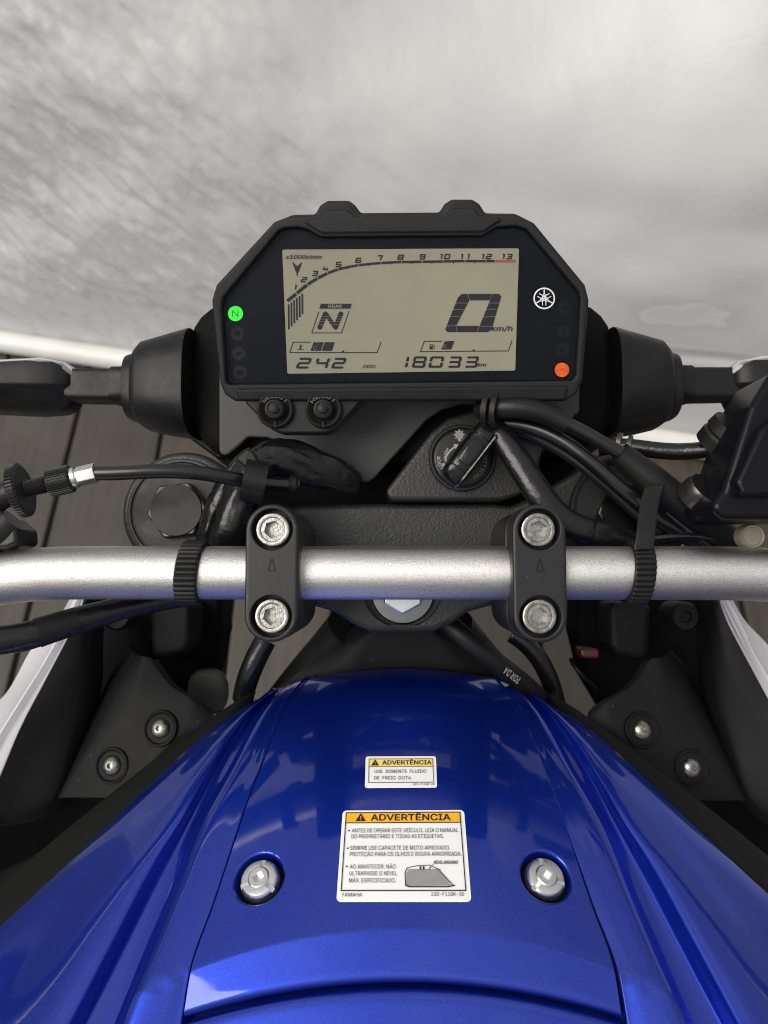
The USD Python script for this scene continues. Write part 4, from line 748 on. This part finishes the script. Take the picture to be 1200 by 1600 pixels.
hose('vent_hose', [(800, 990, -.10), (835, 1020, -.10), (858, 1060, -.105), (872, 1110, -.115)], .005, 'gloss_vinyl')
hose('vent_hose', [(415, 1000, -.10), (395, 1040, -.10), (380, 1090, -.11)], .006, 'gloss_vinyl')
hose('wire', [(892, 1030, -.14), (905, 1050, -.135), (925, 1070, -.14), (930, 1092, -.15)], .0014, 'rubber')
obj('red_connector', plate(pxpoly(level(-.13), [(906, 1012), (936, 1014), (938, 1030), (908, 1028)], .001), -.012, 0, .0015, 3, level(-.13)), 'red_plastic', bike)
obj('thermostat_cover', loft([sup(*at(325, 1080, -.165 + z), r, r * 1.1, .8, 24, 'n') for z, r in ((-.02, .013), (0, .013), (.002, .012), (.0025, .008), (.003, .004))]), 'dull_alloy', bike, 50)

# ---- what lies below: front wheel, fender, engine block
def world_ring(cx, cy, cz, R_, r, n=60, k=16):
    a = np.linspace(0, 2 * np.pi, n, endpoint=False); b = np.linspace(0, 2 * np.pi, k, endpoint=False)
    g_ = np.stack([cx + (r * np.sin(b))[None] + 0 * a[:, None], cy + (R_ + r * np.cos(b))[None] * np.cos(a)[:, None], cz + (R_ + r * np.cos(b))[None] * np.sin(a)[:, None]], -1)
    return loft(np.concatenate([g_, g_[:1]]), caps=False)
obj('front_tyre', world_ring(0, .345, .302, .245, .055), 'rubber', bike, 40, local=False)
obj('front_rim', world_ring(0, .345, .302, .20, .028), 'dark_body', bike, 40, local=False)
fa = np.linspace(rad(20), rad(170), 40); fb = np.linspace(-1, 1, 13)
obj('front_fender', solid(np.stack([.07 * fb[None] + 0 * fa[:, None], .345 + (.325 - .03 * fb[None] ** 2) * np.cos(fa)[:, None], .302 + (.325 - .03 * fb[None] ** 2) * np.sin(fa)[:, None]], -1), .003), 'panel_plastic', bike, 40, local=False)
obj('engine_block', loft([sup(0, -.20, z_, a_, b_, .4, 32, 'n') for z_, a_, b_ in ((.16, .12, .20), (.20, .16, .24), (.55, .17, .22), (.68, .12, .18))]), 'dark_body', bike, 40, local=False)

# ---- warning stickers on the tank cover
def on_cover(px, py, off):
    p = None; drop = .003
    for _ in range(4):
        p = plane_hit(px, py, -.117, 1.0, drop); n = float(smoothN(p[0], p[1])); drop = -.117 - p[1] - n
    return np.array([p[0], p[1], n]) + np.array([0, ED, ED]) * off
def sticker_fn(corners, off):
    tl, tr_, br, bl = [np.array(c, float) for c in corners]
    # perspective map of the unit square
    src = [(0, 0), (1, 0), (1, 1), (0, 1)]; A_, b_ = [], []
    for (x, y), (X, Y) in zip(src, (tl, tr_, br, bl)): A_ += [[x, y, 1, 0, 0, 0, -X * x, -X * y], [0, 0, 0, x, y, 1, -Y * x, -Y * y]]; b_ += [X, Y]
    H = np.append(np.linalg.solve(np.array(A_), np.array(b_)), 1).reshape(3, 3)
    ns = 14; g_ = np.linspace(-.02, 1.02, ns); P_ = np.array([[on_cover(*((H @ [x, y, 1])[:2] / (H @ [x, y, 1])[2]), off) for x in g_] for y in g_])
    from scipy.interpolate import RegularGridInterpolator
    it = RegularGridInterpolator((g_, g_), P_); return lambda v: it(np.clip(np.asarray(v)[:, ::-1], -.02, 1.02))
def sticker(corners, asp, header, items_black, white, hdr_mat, label):
    rr = sbox(0, 0, 1, 1 / asp).buffer(-.035).buffer(.035, quad_segs=6)
    nrm = lambda p: affinity.scale(p, 1, asp, origin=(0, 0))
    f0, f1, f2 = (sticker_fn(corners, o) for o in (.0003, .0005, .0007))
    st = obj('warning_sticker', lay([densify(tri2(nrm(rr)), .08)], f0), 'sticker_white', cv, True, label=label)
    return st, f1, f2
def bx(x0, y0, x1, y1): return sbox(x0, y0, x1, y1)
def frame_lines(x0, y0, x1, y1, w, asp): return sbox(x0, y0, x1, y1).difference(sbox(x0 + w, y0 + w * asp, x1 - w, y1 - w * asp))
def warn(x0, x1, y0, y1):
    xm = (x0 + x1) / 2; h = y1 - y0
    return Polygon([(x0, y1), (xm - .004, y0), (xm + .004, y0), (x1, y1)]).difference(unary_union([sbox(xm - .0045, y0 + .3 * h, xm + .0045, y0 + .7 * h), sbox(xm - .0045, y0 + .78 * h, xm + .0045, y0 + .9 * h)]))
def sub(p): return densify(tri2(p), .12)
def ft(t, x0, x1, yc, ch, bold=False): return fit_text(t, x0, x1, yc + ch / 2, yc - ch / 2, bold)
asp2 = 1.36; cor2 = [(535.5, 1267), (725, 1266), (736.5, 1410), (525.5, 1410)]
st, f1, f2 = sticker(cor2, asp2, None, None, None, None, 'larger white and orange warning sticker'), None, None
st, f1, f2 = st
obj('sticker_header', lay([sub(bx(.03, .03, .965, .148))], f1), 'sticker_yellow', st, True)
dia = [S([(.515, .84), (.512, .70), (.53, .655), (.62, .632), (.70, .630), (.765, .67), (.87, .835)], .007), S([(.513, .835), (.54, .852), (.83, .852), (.885, .838)], .012), S([(.53, .675), (.785, .675)], .005), S([(.63, .64), (.63, .672)], .012), S([(.655, .64), (.655, .672)], .012),
       S([(.70, .66), (.735, .612), (.92, .612)], .004), Polygon([(.69, .672), (.702, .648), (.712, .657)])]
hat = Polygon([(.52, .68), (.775, .68), (.86, .84), (.54, .845), (.52, .83)]); dia += [S([(x, .86), (x + .16, .66)], .0035).intersection(hat) for x in np.arange(.40, .90, .0105)]
tx2 = [ft('ADVERTÊNCIA', .235, .885, .09, .072, True), ft('ANTES DE OPERAR ESTE VEÍCULO. LEIA O MANUAL', .085, .94, .243, .045), ft('DO PROPRIETÁRIO E TODAS AS ETIQUETAS.', .085, .82, .310, .045),
       ft('SEMPRE USE CAPACETE DE MOTO APROVADO.', .08, .865, .440, .046), ft('PROTEÇÃO PARA OS OLHOS E ROUPA APROPRIADA.', .08, .95, .508, .046), ft('AO ABASTECER. NÃO', .085, .44, .642, .043), ft('ULTRAPASSE O NÍVEL', .085, .45, .714, .043), ft('MÁX. ESPECIFICADO.', .085, .44, .787, .043),
       ft('NÍVEL MÁXIMO', .735, .92, .595, .026, True), ft('YAMAHA', .035, .19, .932, .036), ft('22D-F118K-00', .705, .95, .926, .036)]
obj('sticker_print', lay([sub(frame_lines(.027, .027, .968, .895, .0075, asp2)), sub(bx(.03, .148, .965, .158)), sub(warn(.11, .195, .045, .133)), sub([Point(.062, y).buffer(.008) for y in (.245, .443, .64)]), sub([d for d in dia if not d.is_empty])] + tx2, f2), 'print_black', st, False)
cor1 = [(571.5, 1182.5), (681, 1182), (683, 1231.5), (570, 1232)]; asp1 = 2.2
st, f1, f2 = sticker(cor1, asp1, None, None, None, None, 'smaller white and yellow brake fluid warning sticker')
obj('sticker_header', lay([sub(bx(.05, .10, .95, .335))], f1), 'sticker_pale_yellow', st, True)
obj('sticker_print', lay([sub(frame_lines(.045, .09, .957, .85, .008, asp1)), sub(bx(.05, .335, .95, .352)), sub(warn(.08, .19, .125, .31)), ft('ADVERTÊNCIA', .235, .935, .215, .13, True), ft('USE  SOMENTE  FLUIDO', .125, .855, .495, .10), ft('DE  FREIO  DOT4.', .125, .65, .70, .10), ft('B13-F118K-00', .67, .965, .90, .06)], f2), 'print_black', st, False)

# ------------------------------------------------------------------ the key in the ignition (a thing of its own)
key = empty('ignition_key', (0, 0, 0)); tag(key, 'black headed key standing in the round ignition switch', 'key')
k0, k1 = ig.uv(766, 672, .019), ig.uv(712, 742, .019); mid = (k0 + k1) / 2; dk = (k1 - k0) / np.linalg.norm(k1 - k0); Lk = np.linalg.norm(k1 - k0) / 2 * 1.16
kf = Frame(ig((mid[0] * .45, mid[1] * .45, 0)), ig.x * dk[0] + ig.y * dk[1], np.array([0, 0, 1.]))
kf = Frame(kf.o, kf.x, np.array([0, 0, 1.]) + .25 * np.array([mid[0], mid[1], 0]) / .02)      # profile of the head in the plane of the blade
prof = rounded(Polygon([(-Lk * .55, .003), (Lk * .6, .003), (Lk * 1.02, .010), (Lk * 1.05, .017), (Lk * .8, .023), (-Lk * .8, .0235), (-Lk * 1.08, .018), (-Lk, .010)]), .002)
def ksec(x, w, lo, hi, n=28, e=.62):
    th = np.linspace(0, 2 * np.pi, n, endpoint=False); c, q = np.cos(th), np.sin(th)
    return kf(np.stack([np.full(n, x), (lo + hi) / 2 + np.sign(q) * np.abs(q) ** e * (hi - lo) / 2, np.sign(c) * np.abs(c) ** e * w * 1.18], -1))
obj('key_head', cat(loft([ksec(x * Lk, w, lo, hi) for x, w, lo, hi in ((-1.06, .0022, .012, .018), (-1.03, .0038, .009, .0205), (-.95, .0047, .006, .0222), (-.60, .0050, .004, .0232), (-.585, .0044, .004, .0226), (-.55, .0044, .004, .0226), (-.535, .0051, .0035, .0236), (0, .0053, .003, .0242), (.5, .0052, .003, .0240), (.62, .0051, .004, .0236), (.64, .0046, .004, .0230), (.68, .0050, .005, .0232), (.92, .0046, .008, .0222), (1.02, .0036, .010, .020), (1.05, .002, .012, .0175))]),
    loft([ksec(x * Lk, w, .0236, hi, 20, .7) for x, w, hi in ((-.42, .0012, .0238), (-.38, .0024, .0250), (0, .0030, .0256), (.4, .0026, .0252), (.46, .0012, .0240))])), 'gloss_vinyl', key, 50)
obj('key_blade', plate(sbox(-.0045, -.012, .0045, .006), -.0011, .0011, .0002, 1, kf), 'bright_steel', key)
obj('key_rim', plate(rounded(prof.buffer(.0003), .002).difference(prof.buffer(-.0006)), -.0046, -.0038, .0002, 1, kf), 'zinc_steel', key)
